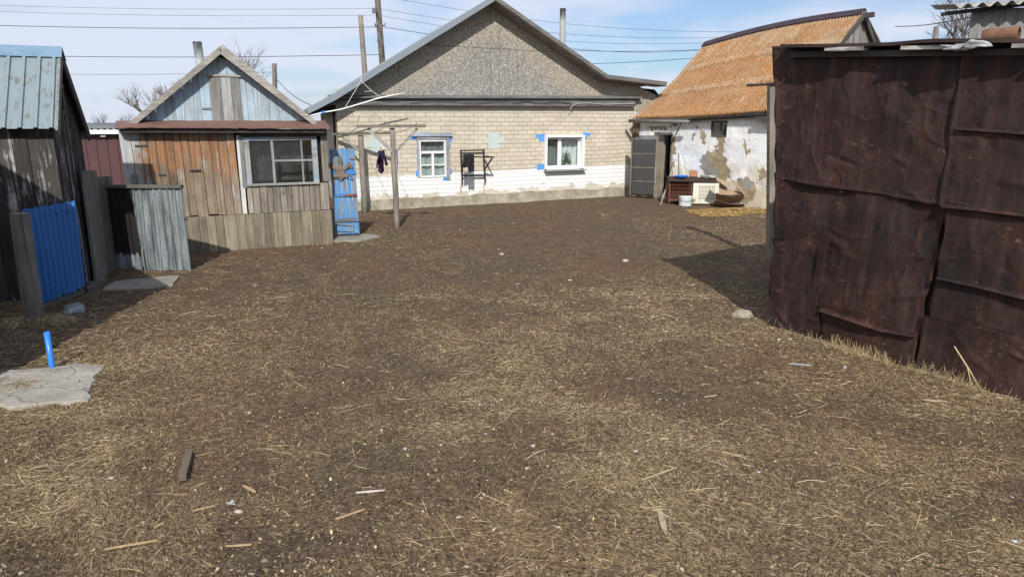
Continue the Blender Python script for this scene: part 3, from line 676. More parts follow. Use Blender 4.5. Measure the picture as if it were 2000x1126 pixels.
    prof = [LV[0], LV[1], LV[2], RV[0], RV[1]]
    th = .10
    gz = cz-.02; under = [(p[0], p[1]-th*1.15) for p in prof]
    # panels split at the visible joints so every sheet is its own board
    jx = [FH.px(u, 150)[0] for u in (778, 958, 975, 1010, 1116, 1188, 1240)]; jz = FH.px(960, 95)[1]
    def topz(x):
        for a, b in zip(under, under[1:]):
            if a[0] <= x <= b[0]: return a[1]+(b[1]-a[1])*(x-a[0])/(b[0]-a[0])
        return gz
    xs = [FH.px(640, 190)[0]]+jx+[FH.px(1300, 165)[0]]
    mb = MB(); xs2 = set(xs+[under[1][0], under[2][0], under[3][0]])
    for a, b in zip(under, under[1:]):
        if (a[1]+.02-jz)*(b[1]+.02-jz) < 0: xs2.add(a[0]+(b[0]-a[0])*(jz-a[1]-.02)/(b[1]-a[1]))
    xs2 = sorted(x for x in xs2 if xs[0] <= x <= xs[-1])
    for a, b in zip(xs2, xs2[1:]):
        rr = random.random(); gap0 = .004 if a in jx else 0; gap1 = .004 if b in jx else 0; aa, bb = a+gap0, b-gap1
        ta, tb = topz(aa)+.02, topz(bb)+.02
        if max(ta, tb) > jz+.03:
            # lower panel
            mb.prism([(aa, gz), (bb, gz), (bb, min(tb, jz-.005)), (aa, min(ta, jz-.005))], -.02, .0, rr)
            up = [(aa, jz+.005)] if ta > jz else []
            if ta <= jz:                                       # clip where the slope crosses the joint
                k = (jz-ta)/(tb-ta); up = [(aa+(bb-aa)*k, jz+.005)]
            up += [(bb, jz+.005)] if tb > jz else [(aa+(bb-aa)*(ta-jz)/(ta-tb), jz+.005)]
            if tb > jz: up.append((bb, tb))
            if ta > jz: up.append((aa, ta))
            if len(up) > 2: mb.prism(up, -.02, .0, rr)
        else: mb.prism([(aa, gz), (bb, gz), (bb, max(tb, gz+.01)), (aa, max(ta, gz+.01))], -.02, .0, rr)
    mb.build('gable', Mo.mat, t)
    mb = MB(); mb.prism([(xs[0]+.05, gz), (xs[-1], gz)]+[(p[0], p[1]-.06) for p in reversed(under) if xs[0] < p[0] <= xs[-1]], .03, .06); mb.build('gable_backing', M_dark, t)
    # grey board piece right of the wall, below the gable
    mb = MB(); a, b, c_, d_ = pxr(FH, 1243, 187, 1300, 245, -.03); mb.box(a, a+.5, -.03, -.005, c_, d_); mb.build('side_board', Mo.mat, t)
    # roof
    Mr = NM('roof_iron'); c = Mr.mix(Mr.noise(None, 1.5, 5, .6), (.20, .235, .27), (.29, .32, .345)); Mr.color(c).rough(.5).metal(.35).bump(Mr.noise(None, 8, 3, .5), .01, .3)
    mb = MB(); pr = [(p[0], p[1]) for p in prof]; lo = [(p[0], p[1]-th*.5) for p in prof]
    mb.prism([p for p in lo]+[p for p in reversed(pr)], vy, 6.5, k=.15); mb.build('roof', Mr.mat, t)
    Mv = wood('verge_board', (.30, .27, .24), 'y', vary=.3)
    for i, (a, b) in enumerate(zip(prof, prof[1:])):
        mb = MB(); dz = .06 if i < 2 else .0
        if i < 2: mb.prism([(a[0], a[1]-th*1.25), (b[0], b[1]-th*1.25), (b[0], b[1]+.02), (a[0], a[1]+.02)], vy-.028, vy-.003); mb.build('verge', Mr.mat, t)
        else: mb.prism([(a[0], a[1]-th*.9), (b[0], b[1]-th*.9), (b[0], b[1]+.015), (a[0], a[1]+.015)], vy-.028, vy-.003); mb.build('verge', W_fascia, t)
        mb = MB(); mb.prism([(a[0], a[1]-th*1.1), (b[0], b[1]-th*1.1), (b[0], b[1]-th*.52), (a[0], a[1]-th*.52)], vy+.0, .0); mb.build('soffit', Mv, t)
    # purlin ends and rafters under the left eave
    mb = MB()
    for k in range(6): mb = MB(); y = .3+k*1.0; mb.bar((prof[0][0]+.03+.15*y, y, prof[0][1]-.12), (.5+.15*y, y, prof[0][1]-.12+.62*.5), .06, .10, rnd=.3); mb.build('rafter', W_dark, t)
    # cornice
    cl, cr = FH.px(645, 190, -.16), FH.px(1243, 191, -.16); cb = FH.px(655, 205, -.16)[1]; cbr = FH.px(1240, 208, -.16)[1]
    mb = MB(); mb.hexa([(cl[0], -.16, cb), (cr[0], -.16, cbr), (cr[0], .0, cbr), (cl[0], .0, cb), (cl[0], -.14, cl[1]), (cr[0], -.14, cr[1]), (cr[0], .0, cr[1]+.02), (cl[0], .0, cl[1]+.02)], .3)
    mb.hexa([(cl[0]-.03, -.24, cl[1]-.02), (cr[0]+.2, -.22, cr[1]-.02), (cr[0]+.2, -.023, cr[1]+.035), (cl[0]-.03, -.023, cl[1]+.035),
             (cl[0]-.03, -.24, cl[1]+.004), (cr[0]+.2, -.22, cr[1]+.004), (cr[0]+.2, -.023, cr[1]+.06), (cl[0]-.03, -.023, cl[1]+.06)], .8)
    mb.build('cornice', W_fascia, t)
    mb = MB(); rr = random.Random(5)
    for (u0, u1, vb, am, ym) in ((655, 780, 196, 2, -.18), (800, 1115, 199, 2.5, -.19), (1000, 1118, 200, 2, -.18)):
        pts = []
        for k in range(17):
            u = u0+(u1-u0)*k/16; p = FH.px(u, vb+math.sin(k*.9+u0)*am+(4 if k == 16 else 0), ym); pts.append((p[0], ym, p[1]))
        mb.tube(pts, .006, 5)
    mb.build('cable', M_wire, t)
    mb = MB(); pts = [FH.px(u, v, -.2) for u, v in ((1113, 214), (1118, 207), (1128, 202), (1150, 201), (1180, 204), (1240, 202))]
    mb.tube([(p[0], -.19, p[1]) for p in pts], .007, 6); mb.build('pale_cable', plain('grey_cable', (.5, .5, .5)), t)
    # blue paint flaps round the windows: whole bricks painted blue
    Mb = NM('blue_wall_paint'); n = Mb.noise(None, 12, 6, .7); Mb.color(Mb.mix(Mb.ramp(n, [(.38, 0), (.44, 1)]), (.46, .38, .28), Mb.mix(Mb.noise(None, 5, 3, .6), (.03, .18, .60), (.10, .32, .68)))).rough(.8)
    Ml = NM('pale_blue_wall_paint'); n = Ml.noise(None, 14, 6, .7); Ml.color(Ml.mix(Ml.ramp(n, [(.42, 0), (.50, 1)]), (.50, .42, .31), (.42, .52, .53))).rough(.85)
    def patch(name, rects, mat, y=-.006):
        for (u0, v0, u1, v1) in rects:
            a, b, c, d = pxr(FH, u0, v0, u1, v1); each(name, [(a, b, y, .0, c, d)], mat, t, j=.012)
    patch('blue_paint', [(801, 261, 819, 273), (867, 266, 883, 276), (872, 330, 882, 340), (866, 341, 875, 352), (812, 333, 819, 344), (872, 276, 879, 286)], Mb.mat)
    patch('blue_paint', [(1046, 263, 1064, 269), (1052, 270, 1064, 276), (1049, 321, 1063, 331), (1139, 259, 1152, 265), (1139, 266, 1146, 272)], Mb.mat)
    patch('pale_blue_paint', [(954, 260, 975, 269), (946, 270, 965, 279), (966, 270, 984, 279), (955, 280, 974, 290)], Ml.mat)
    patch('pale_blue_paint', [(712, 272, 748, 287), (724, 289, 742, 299), (722, 262, 737, 271)], Ml.mat)
    patch('rust_streak', [(899, 360, 901, 378), (944, 358, 946, 380)], plain('rust_stain', (.50, .36, .22), .9, 0, 10, 0, .3, 10), -.003)
    # wooden window
    a, b, c, d = wins[0]; y0 = .03
    w = MB(); fw = .042
    w.box(a, a+fw, y0-.05, y0+.05, c, d); w.box(b-fw, b, y0-.05, y0+.05, c, d); w.box(a+fw, b-fw, y0-.05, y0+.05, d-fw, d); w.box(a+fw, b-fw, y0-.05, y0+.05, c, c+fw)
    mz = c+(d-c)*.67; w.box(a+fw, b-fw, y0-.045, y0+.04, mz-.03, mz+.03); mx = (a+b)/2; w.box(mx-.03, mx+.03, y0-.04, y0+.035, c+fw, mz-.03)
    for s0, s1 in ((a+fw, mx-.03), (mx+.03, b-fw)): w.box(s0, s1, y0-.02, y0+.02, c+.30, c+.325)
    wo = w.build('wooden_window', W_white, t)
    g = MB(); g.box(a+.04, b-.04, y0+.0, y0+.004, c+.04, d-.04); g.build('pane', M_glass, wo)
    def curtain(par, a, b, c, d, y, col, fold=.04, n=60, name='curtain'):
        mb = MB(); mb.grid(lambda p, q: (a+(b-a)*p, y+fold*.5*math.sin(p*n*.55+math.sin(q*3+p*9)*.7), c+(d-c)*q), n, 10)
        Mc = NM('net_'+name); f = Mc.noise(Mc.vm('MULTIPLY', Mc.obj, (1, 1, .12)), 14, 4, .6); Mc.color(Mc.mix(f, scl(col, .55), scl(col, 1.15))).rough(.95)
        return mb.build(name, Mc.mat, par, smooth=True)
    curtain(wo, a+.03, b-.03, c+.03, mz-.03, y0+.09, (.48, .53, .51), .03, 44)
    curtain(wo, a+.03, b-.03, mz, d-.03, y0+.10, (.22, .24, .24), .03, 44)
    tr = MB(); H0 = pxr(FH, 806, 261, 884, 266, -.07)
    tr.box(H0[0], H0[1], -.07, -.003, H0[2], H0[3]+.03, j=.006); tr.box(a-.06, b+.09, -.035, -.003, d+.0, H0[2]); tr.box(b+.0, b+.10, -.03, -.003, c-.08, d); tr.box(a-.055, a, -.03, -.003, c+.02, d)
    tr.build('window_trim', W_window, wo)
    # plastic window
    a, b, c, d = wins[1]; w = MB(); y0 = .08; fo = .045
    w.box(a-.02, a+.03, -.10, y0+.07, c, d+.02); w.box(b-.055, b+.02, -.10, y0+.07, c, d+.02); w.box(a+.03, b-.055, -.10, y0+.07, d-.04, d+.02)
    w.box(a+.03, b-.055, -.04, y0+.07, c-.02, c+.02)
    w.box(a+.03, a+.03+fo+.01, y0-.03, y0+.05, c+.02, d-.04); w.box(b-.055-fo, b-.055, y0-.03, y0+.05, c+.02, d-.04)
    mx = a+(b-a)*.42; w.box(mx-.055, mx+.045, y0-.035, y0+.05, c+.02, d-.04)
    for s0, s1 in ((a+.03+fo+.01, mx-.055), (mx+.045, b-.055-fo)): w.box(s0, s1, y0-.03, y0+.05, c+.02, c+.08); w.box(s0, s1, y0-.03, y0+.05, d-.09, d-.04)
    wo = w.build('plastic_window', M_white, t, bevel=.006)
    g = MB(); g.box(a+.05, b-.07, y0+.0, y0+.004, c+.04, d-.05); g.build('pane', M_glass, wo)
    g = MB(); g.box(a-.03, b+.06, -.17, .0, c-.055, c-.03); g.build('sill', plain('tin_sill', (.35, .36, .34), .5, .3), wo)
    curtain(wo, a+.04, mx-.03, c+.03, d-.05, y0+.14, (.24, .25, .25), .03, 30)
    curtain(wo, mx+.02, b-.06, c+.03, d-.05, y0+.16, (.85, .86, .85), .04, 44)
    pl = thing('potted_plant', 'green leafy houseplant in a small pot behind the white plastic window', 'plant', FH)
    px0 = FH.px(1106, 318, .17); m = MB(); cx, cy, cz_ = px0[0], y0+.085, c+.03
    m.tube([(cx, cy, cz_), (cx, cy, cz_+.02), (cx, cy, cz_+.10), (cx, cy, cz_+.11)], [.045, .05, .062, .064], 16); m.build('pot', plain('clay_pot', (.45, .40, .36), .7), pl)
    m = MB(); rr = random.Random(9)
    for i in range(240):
        th_ = rr.uniform(0, 6.28); ph = rr.uniform(-.2, 1.5); L = rr.uniform(.08, .34); p = Vector((cx+math.cos(th_)*math.cos(ph)*L*.55, cy+math.sin(th_)*math.cos(ph)*.035, cz_+.12+math.sin(ph)*L))
        e = Vector((rr.uniform(-1, 1), rr.uniform(-.3, .3), rr.uniform(-1, 1))).normalized()*.03; f_ = Vector((rr.uniform(-1, 1), rr.uniform(-.3, .3), rr.uniform(-1, 1))).normalized()*.012
        m.add([p-e, p+f_, p+e, p-f_], [(0, 1, 2, 3)])
        if i % 12 == 0: m.tube([(cx, cy, cz_+.1), ((cx+p.x)/2, cy, (cz_+.15+p.z)/2), p], .003, 4)
    m.build('leaves', plain('leaf_green', (.05, .12, .05), .6, 0, 5, 0, .3, 20), pl)
    # flue pipe on the roof
    m = MB(); fp = FH.px(1098, 100, 2.4); s0 = fp[0]; zt = FH.px(1099, 17, 2.4)[1]
    m.tube([(s0, 2.4, 1.9), (s0, 2.4, zt-.28), (s0, 2.4, zt)], .085, 20, cap=False)
    Mp = NM('flue'); oo = Mp.sep(); Mp.color(Mp.mix(Mp.ramp(Mp.m('ADD', Mp.m('SUBTRACT', oo[2], zt-.45), Mp.m('MULTIPLY', Mp.noise(None, 6), .3)), [(.2, 0), (.5, 1)]), Mp.mix(Mp.noise(None, 7), (.26, .28, .26), (.42, .44, .42)), (.03, .03, .03))).rough(.6)
    m.build('flue_pipe', Mp.mat, t, smooth=True, solid=.01)
    # interior stop behind the openings
    m = MB(); m.box(.05, HL, .55, .6, .1, 2.6); m.build('inner_room', M_dark, t)
    return t, vy, prof
bh, HVY, HPROF = brick_house()

def house_bits():
    # steel laundry rack on the wall
    t = thing('laundry_rack', 'dark rusty steel drying rack fixed to the beige brick wall between the two windows', 'rack', FH)
    m = MB(); yo = -.10
    P = lambda u, v, y=yo: (FH.px(u, v, y)[0], y, FH.px(u, v, y)[1])
    T = .035
    for a, b in (((900, 293), (903, 359)), ((944, 293), (948, 356))): m.bar(P(*a), P(*b), T, T, (0, 1, 0))
    for a, b in (((899, 294), (947, 293)), ((902, 343), (946, 342))): m.bar(P(*a), P(*b), T, T, (0, 0, 1))
    m.build('frame', M_rustdark, t)
    m = MB(); yf = -.62
    m.bar(P(902, 306, yf), P(965, 307, yf), T, T); m.bar(P(903, 305), P(902, 306, yf), T, T); m.bar(P(946, 305), P(963, 307, yf), T, T)
    m.bar(P(946, 332), P(961, 309, yf+.03), T*.8, T*.8); m.bar(P(902, 334), P(908, 309, yf+.03), T*.8, T*.8)
    m.build('arm', M_rustdark, t)
    m = MB(); a, b = P(906, 303, yf), P(925, 303, yf); w = b[0]-a[0]
    def tr(p, q):
        x = a[0]+w*p; L = (.42 if p > .38 else .27+.05*math.sin(p*9))*(1+.03*math.sin(p*30))
        z = a[2]-.0-q*L if q > .12 else a[2]+.01
        return (x-(.03*q if p < .38 else -.0), yf-.03-.02*math.sin(p*14+q*2)*q+.02*q, z)
    m.grid(tr, 40, 20); m.grid(lambda p, q: (a[0]+w*p, yf-.03+.065*q, a[2]+.012+.01*math.sin(q*3.14)), 20, 4); m.grid(lambda p, q: (a[0]+w*p, yf+.035+.01*math.sin(p*12), a[2]-.30*q), 20, 8)
    tag(m.build('black_trousers', M_black, None, FH, smooth=True, solid=.012), 'pair of black trousers draped over the steel rack on the brick wall', 'trousers')
    # curved white plastic pipe slung from the eaves
    t = thing('water_pipe', 'curved thin white plastic pipe slung on strings in front of the house cornice', 'pipe', FH)
    pts = [FH.px(u, v, -.7) for u, v in ((606, 226), (630, 220), (665, 214), (700, 204), (735, 193), (762, 187), (790, 182))]
    m = MB(); m.tube([(p[0], -.7, p[1]) for p in pts], .015, 8); m.build('pipe', M_whitepipe, t, smooth=True)
    m = MB(); q = FH.px(631, 220, -.7); m.tube([(q[0]-.03, -.7, q[1]-.008), (q[0]+.04, -.7, q[1]+.012)], .032, 10); m.build('coupling', M_bluepipe, t)
    S = lambda u, v, y: (FH.px(u, v, y)[0], y, FH.px(u, v, y)[1])
    m = MB(); k = S(705, 158, -.55); m.tube([S(706, 150, -.52), k], .005, 5); m.tube([k, S(674, 210, -.7)], .004, 5); m.tube([k, S(726, 178, -.62), S(744, 190, -.7)], .004, 5); m.tube([S(726, 178, -.62), S(712, 179, -.65)], .004, 5)
    m.build('string', M_white, t)
house_bits()

# ============================================================ CLAY HOUSE WITH THE LICHENED ROOF
FC = Frame(G(1234, 382), G(1500, 408))
def clay_house():
    t = thing('clay_house', 'low whitewashed clay house with peeling plaster and an orange lichened slate roof', 'house', FC)
    E = FC.px(1534, 217)[0]
    M = NM('peeling_whitewash'); o = M.sep(); n = M.noise(None, 3.2, 7, .68); n2 = M.noise(None, 26, 6, .7); n3 = M.noise(None, 1.2, 4, .5)
    white = M.mix(M.ramp(n3, [(.35, 0), (.6, 1)]), (.62, .66, .72), (.72, .72, .70)); white = M.mix(.6, white, M.ramp(M.noise(M.vm('MULTIPLY', M.obj, (1, 1, .5)), 9, 6, .7), [(.3, .72), (.6, 1.05)]), 'MULTIPLY')
    clay = M.mix(M.ramp(n, [(.35, 0), (.6, 1)]), (.20, .155, .10), (.36, .29, .19)); clay = M.mix(.7, clay, M.ramp(n2, [(.3, .45), (.7, 1.35)]), 'MULTIPLY')
    grey = M.mix(.7, (.27, .265, .255), M.ramp(n2, [(.3, .5), (.7, 1.2)]), 'MULTIPLY')
    cream = M.mix(.6, (.52, .47, .36), M.ramp(n2, [(.3, .7), (.7, 1.15)]), 'MULTIPLY')
    wx = M.m('ADD', o[0], M.m('MULTIPLY', M.m('SUBTRACT', M.noise(None, 4.5, 6, .7), .5), .55)); wz = M.m('ADD', o[2], M.m('MULTIPLY', M.m('SUBTRACT', M.noise(M.vm('ADD', M.obj, (9, 4, 7)), 4.5, 6, .7), .5), .55))
    def blobs(lst):
        acc = None
        for (u, v, ru, rv) in lst:
            cx, cz = FC.px(u, v); x1, _ = FC.px(u+ru, v); _, z1 = FC.px(u, v-rv)
            dx = M.m('DIVIDE', M.m('SUBTRACT', wx, cx), x1-cx); dz = M.m('DIVIDE', M.m('SUBTRACT', wz, cz), z1-cz)
            q = M.m('ADD', M.m('MULTIPLY', dx, dx), M.m('MULTIPLY', dz, dz)); acc = q if acc is None else M.m('MINIMUM', acc, q)
        return M.ramp(acc, [(.96, 1), (1.0, 0)], 'LINEAR')
    f_low = M.ramp(M.m('ADD', M.m('SUBTRACT', wz, M.m('MULTIPLY', n, .55)), M.m('MULTIPLY', o[0], -.04)), [(.20, 1), (.23, 0)])
    col = M.mix(f_low, white, cream)
    col = M.mix(blobs([(1330, 338, 16, 18), (1420, 330, 22, 14), (1480, 345, 20, 26)]), col, M.mix(.4, cream, white))
    col = M.mix(blobs([(1407, 285, 9, 24), (1395, 310, 24, 16), (1402, 335, 26, 18), (1455, 372, 20, 26), (1354, 268, 3, 10), (1372, 262, 4, 9), (1376, 272, 4, 9), (1362, 250, 4, 4), (1455, 282, 3, 13), (1460, 295, 8, 4), (1283, 250, 22, 4), (1312, 290, 5, 26), (1315, 245, 8, 4), (1488, 340, 7, 14), (1310, 340, 6, 30)]), col, clay)
    col = M.mix(blobs([(1378, 318, 11, 20), (1388, 340, 16, 16), (1458, 360, 13, 12)]), col, grey)
    ck = M.voro(M.comb(wx, 0, wz), 1.5, 'DISTANCE_TO_EDGE'); col = M.mix(M.m('MULTIPLY', M.ramp(ck, [(.004, .7), (.009, 0)]), M.ramp(n3, [(.56, 0), (.60, 1)])), col, (.15, .12, .09))
    M.color(col).rough(.93)
    ex = M.m('MAXIMUM', blobs([(1407, 285, 9, 24), (1395, 310, 24, 16), (1402, 335, 26, 18), (1455, 372, 20, 26)]), f_low)
    M.bump(M.m('ADD', M.m('MULTIPLY', n, .8), M.m('ADD', M.m('MULTIPLY', n2, .35), M.m('MULTIPLY', ex, -.5))), .05, 1)
    door = pxr(FC, 1284, 262, 1310, 381); door = (door[0], door[1], .05, FC.px(1295, 264)[1]); win = pxr(FC, 1387, 236, 1421, 268)
    zt = FC.px(1240, 234)[1]; zt2 = FC.px(1500, 222)[1]; zk = (zt2-zt)/(FC.px(1500, 222)[0]-FC.px(1240, 234)[0])
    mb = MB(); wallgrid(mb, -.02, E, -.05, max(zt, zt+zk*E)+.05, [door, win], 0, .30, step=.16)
    # uneven hand-plastered face
    mb.v = [(x, (y+(float(fbm(x*1.6, z*1.6, 3))-.5)*.10 if y < .01 else y), z) for (x, y, z) in mb.v]
    k = max(zt, zt+zk*E)+.05
    mb.add([(E, 0, -.05), (E, 6.6, -.05), (E, 6.6, k), (E, 0, k)], [(0, 1, 2, 3)], .5); mb.add([(0, 0, -.05), (0, 6.6, -.05), (0, 6.6, k), (0, 0, k)], [(3, 2, 1, 0)], .5)
    mb.build('wall', M.mat, t, smooth=False)
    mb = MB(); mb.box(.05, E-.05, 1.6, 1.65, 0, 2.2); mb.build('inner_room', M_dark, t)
    # roof: corrugated slates, sagging ridge
    R0 = FC.px(1376, 88, 3.5); R1 = FC.px(1690, 24, 3.7); e0 = FC.px(1238, 232, -.3); e1 = FC.px(1545, 214, -.3)
    Ml = NM('lichened_slate'); o2 = Ml.sep(); a = Ml.noise(None, 1.1, 5, .6); b = Ml.noise(None, 24, 5, .7); c = Ml.noise(None, 70, 3, .6)
    org = Ml.mix(Ml.ramp(b, [(.35, 0), (.65, 1)]), (.30, .115, .025), (.42, .205, .055)); org = Ml.mix(1.0, org, (.72, .70, .68), 'MULTIPLY'); org = Ml.mix(.6, org, Ml.ramp(a, [(.3, .7), (.7, 1.25)]), 'MULTIPLY')
    pal = Ml.mix(Ml.noise(None, 12, 3, .6), (.28, .235, .165), (.50, .46, .38))
    strk = Ml.noise(Ml.vm('MULTIPLY', Ml.obj, (1, .14, .14)), 6, 5, .7)
    fl = Ml.ramp(Ml.m('ADD', Ml.m('MULTIPLY', b, .55), Ml.m('ADD', Ml.m('MULTIPLY', c, .3), Ml.m('MULTIPLY', strk, .30))), [(.625, 0), (.665, 1)])
    dk = Ml.ramp(c, [(.25, .5), (.5, 1)]); crest = Ml.ramp(Ml.rnd(), [(.50, 0), (.60, 1)]); fl = Ml.m('MAXIMUM', fl, Ml.m('MULTIPLY', crest, Ml.ramp(b, [(.42, .10), (.60, .60)])))
    rnd = Ml.rnd(); fl = Ml.m('MAXIMUM', fl, Ml.m('MULTIPLY', Ml.ramp(rnd, [(.80, 0), (1, 1)]), Ml.ramp(b, [(.44, 0), (.58, .75)])))
    col = Ml.mix(fl, org, pal); col = Ml.mix(.6, col, dk, 'MULTIPLY'); col = Ml.mix(Ml.ramp(Ml.noise(None, .8, 4, .6), [(.52, 0), (.70, .45)]), col, (.30, .25, .17)); Ml.color(col).rough(.9).bump(Ml.m('ADD', b, c), .012, .8)
    Nw = 58; rows = 3
    def rp(a, b):
        # a along, b up the slope
        x = (e0[0]*(1-a)+e1[0]*a)*(1-b)+(R0[0]*(1-a)+R1[0]*a)*b; y = -.30+b*(3.8+.2*a)
        ridge = R0[1]+(R1[1]-R0[1])*a+.16*math.sin(math.pi*min(1, a*1.0))*(.7)
        eave = e0[1]+(e1[1]-e0[1])*a-.05*math.sin(math.pi*a)
        z = eave*(1-b)+ridge*b-.14*math.sin(math.pi*b)*(1-a)**2
        return x, y, z
    for r_ in range(rows):
        b0, b1 = r_/rows-(.03 if r_ else 0), (r_+1)/rows+(0 if r_ < rows-1 else 0)
        na = Nw*6; nb = 5; vs = []
        for j in range(nb+1):
            bb = b0+(b1-b0)*j/nb
            for i in range(na+1):
                aa = i/na; x, y, z = rp(aa, bb); off = (.034*math.cos(2*math.pi*i/6))+.020*(1-j/nb)+.012
                vs.append((x, y, z+off))
        m = MB()
        for i in range(na):
            wv = i//6; rr = 1.0 if (j0 := random.random()) < 0 else None
            m_r = [.3, .5, .7][wv % 3]
        fs = []; m.v = vs; 
        for j in range(nb):
            for i in range(na):
                m.f.append((j*(na+1)+i, j*(na+1)+i+1, (j+1)*(na+1)+i+1, (j+1)*(na+1)+i)); m.m.append(0)
                edge = (j == nb-1 and r_ == rows-1) or (j == 0 and r_ > 0 and vnoise(i*.15, r_*7.7) > .35)
                m.r.append(1.0 if (edge or i < 10 or (r_ == 2 and vnoise(i*.08, 2.2) > .62 and j > 1)) else (.62 if i % 6 in (0, 5) else .30+.18*float(vnoise(i*.11, r_*3.3))))
        m.build('slate_row', Ml.mat, t, smooth=True, solid=.008)
    # rear slope
    m = MB(); m.grid(lambda a, b: ((R0[0]*(1-a)+R1[0]*a)+(.4*b), 3.5+.2*a+b*3.6, (R0[1]+(R1[1]-R0[1])*a)*(1-b)+2.3*b+.02), 20, 4); m.build('rear_slope', M_asb, t, solid=.03)
    # ridge cap
    m = MB(); pts = [rp(i/30, 1.0) for i in range(31)]; 
    for (p, q) in zip(pts, pts[1:]):
        m.add([(p[0], p[1]-.20, p[2]-.06), (q[0], q[1]-.20, q[2]-.06), (q[0], q[1], q[2]+.10), (p[0], p[1], p[2]+.10), (q[0], q[1]+.2, q[2]-.06), (p[0], p[1]+.2, p[2]-.06)], [(0, 1, 2, 3), (3, 2, 4, 5)])
    m.build('ridge_cap', plain('ridge_iron', (.05, .035, .045), .6, .2), t, solid=.006)
    # gable end of grey boards, facing right
    gx = R1[0]-.12; m = MB(); zb = 2.2; zr_ = R1[1]-.08; yc = 3.7; x = -.2; yy = .1
    while yy < 7.3:
        h = zr_-(abs(yy+.07-yc))*(zr_-zb)/3.75
        if h > zb+.05: m.hexa([(gx, yy, zb), (gx+.02, yy, zb), (gx+.02, yy+.135, zb), (gx, yy+.135, zb), (gx, yy, h+.03*(yy < yc)), (gx+.02, yy, h), (gx+.02, yy+.135, h), (gx, yy+.135, h)])
        yy += .14
    m.build('gable', wood('gable_boards', (.34, .32, .29)), t)
    m = MB(); m.bar((gx+.12, -.3, 2.28), (gx+.12, yc, zr_+.03), .03, .15); m.bar((gx+.12, yc, zr_+.03), (gx+.12, 7.3, 2.2), .03, .16); m.bar((gx-.05, yc, zr_-.02), (gx+.35, yc, zr_+.0), .12, .12); m.build('barge_board', W_lintel, t)
    # eave plate, gutter pipe, lintel
    m = MB(); a0, a1 = FC.px(1345, 234, -.12), FC.px(1500, 224, -.12); m.bar((a0[0], -.12, a0[1]-.01), (a1[0]+.8, -.12, a1[1]+.02), .12, .05); m.bar((a1[0]-.25, -.2, a1[1]-.10), (a1[0]+.5, -.2, a1[1]-.08), .12, .10); m.build('eave_board', W_dark, t)
    m = MB(); g0, g1 = FC.px(1229, 236, -.38), FC.px(1346, 238, -.38); m.tube([(g0[0], -.38, g0[1]), ((g0[0]+g1[0])/2, -.38, (g0[1]+g1[1])/2), (g1[0], -.38, g1[1])], .048, 12); m.build('gutter_pipe', plain('old_pipe', (.17, .16, .15), .6, .3), t, smooth=True)
    m = MB(); p, q = FC.px(1331, 240, -.3), FC.px(1310, 282, -.06); m.tube([(p[0], -.3, p[1]), (q[0], -.06, q[1])], .014, 6); m.build('drain_rod', M_wire, t)
    # door frame, lintel
    a, b, c, d = door; m = MB(); m.box(a-.02, a+.16, .02, .12, 0, d+.01, j=.004); m.box(b-.05, b+.02, .02, .12, 0, d, j=.004); m.build('door_frame', wood('door_frame_wood', (.34, .30, .24)), t)
    m = MB(); m.bar((a-.1, -.03, d+.05), (b+.04, -.03, d+.05), .10, .06); m.build('lintel', W_whitex, t)
    m = MB(); m.box(a-.04, b+.1, -.16, .1, -.05, .05, j=.01); m.build('threshold', M_cement, t)
    m = MB(); zc = FC.px(1246, 245)[1]; q = pxr(FC, 1239, 240, 1249, 268); m.box(q[0], q[1], -.05, .0, q[2], q[3]); m.build('corner_board', wood('brown_board', (.24, .15, .11)), t)
    # open door leaf covered with black felt
    A = G(1230, 386); hx = FC.w(a-.02, -.06, 0); B = G(1280, 389); FD = Frame(A, B)
    dl = FD.len; lt = tuple(); hgt_ = FD.px(1255, 271)[1]
    leaf = thing('felted_door', 'open plank door covered in torn black felt beside the dark doorway', 'door', FD)
    m = MB(); planks(m, 0, dl, 0, .06, hgt_, .13, .03); m.build('leaf', W_grey, leaf)
    Mf = NM('torn_felt'); n_ = Mf.noise(Mf.vm('MULTIPLY', Mf.obj, (.5, 1, 1.6)), 7, 7, .75); f_ = Mf.noise(None, 90, 3, .6)
    Mf.color(Mf.mix(Mf.ramp(n_, [(.66, 0), (.70, 1)]), Mf.mix(.6, (.060, .058, .060), Mf.ramp(f_, [(.3, .4), (.7, 1.6)]), 'MULTIPLY'), (.20, .17, .14))).rough(.95).bump(Mf.m('ADD', n_, f_), .02, .8)
    for k in range(4):
        z0, z1 = .10+(hgt_-.12)*k/4, .10+(hgt_-.12)*(k+1)/4+.01; m = MB()
        m.grid(lambda p, q: (.05+(dl-.10)*p, -.03-.012*float(vnoise(p*5+k*3, q*3+k))-.004*k, z0+(z1-z0)*q+(.012*math.sin(p*13+k) if q in (0, 1) else 0)), 14, 8)
        m.build('felt', Mf.mat, leaf, smooth=True, solid=.006)
    m = MB()
    for k in (1, 2, 3): z = .10+(hgt_-.12)*k/4; m.bar((.05, -.050, z), (dl-.05, -.050, z+.01), .008, .018)
    m.box(-.005, .04, -.04, -.002, .06, hgt_+.02); m.box(dl-.045, dl+.002, -.04, -.002, .06, hgt_+.02); m.build('batten', wood('batten_wood', (.34, .28, .21)), leaf)
    # small window
    a, b, c, d = win; m = MB(); yf = .05; m.box(a, b, yf, yf+.05, d-.05, d); m.box(a, b, yf, yf+.05, c, c+.05); m.box(a, a+.05, yf, yf+.05, c+.05, d-.05); m.box(b-.05, b, yf, yf+.05, c+.05, d-.05); mx = a+(b-a)*.52; m.box(mx-.03, mx+.03, yf, yf+.045, c+.05, d-.05)
    w = m.build('window', W_lintel, t); m = MB(); m.box(a+.03, b-.03, yf+.02, yf+.024, c+.03, d-.03); m.build('pane', M_glass, w)
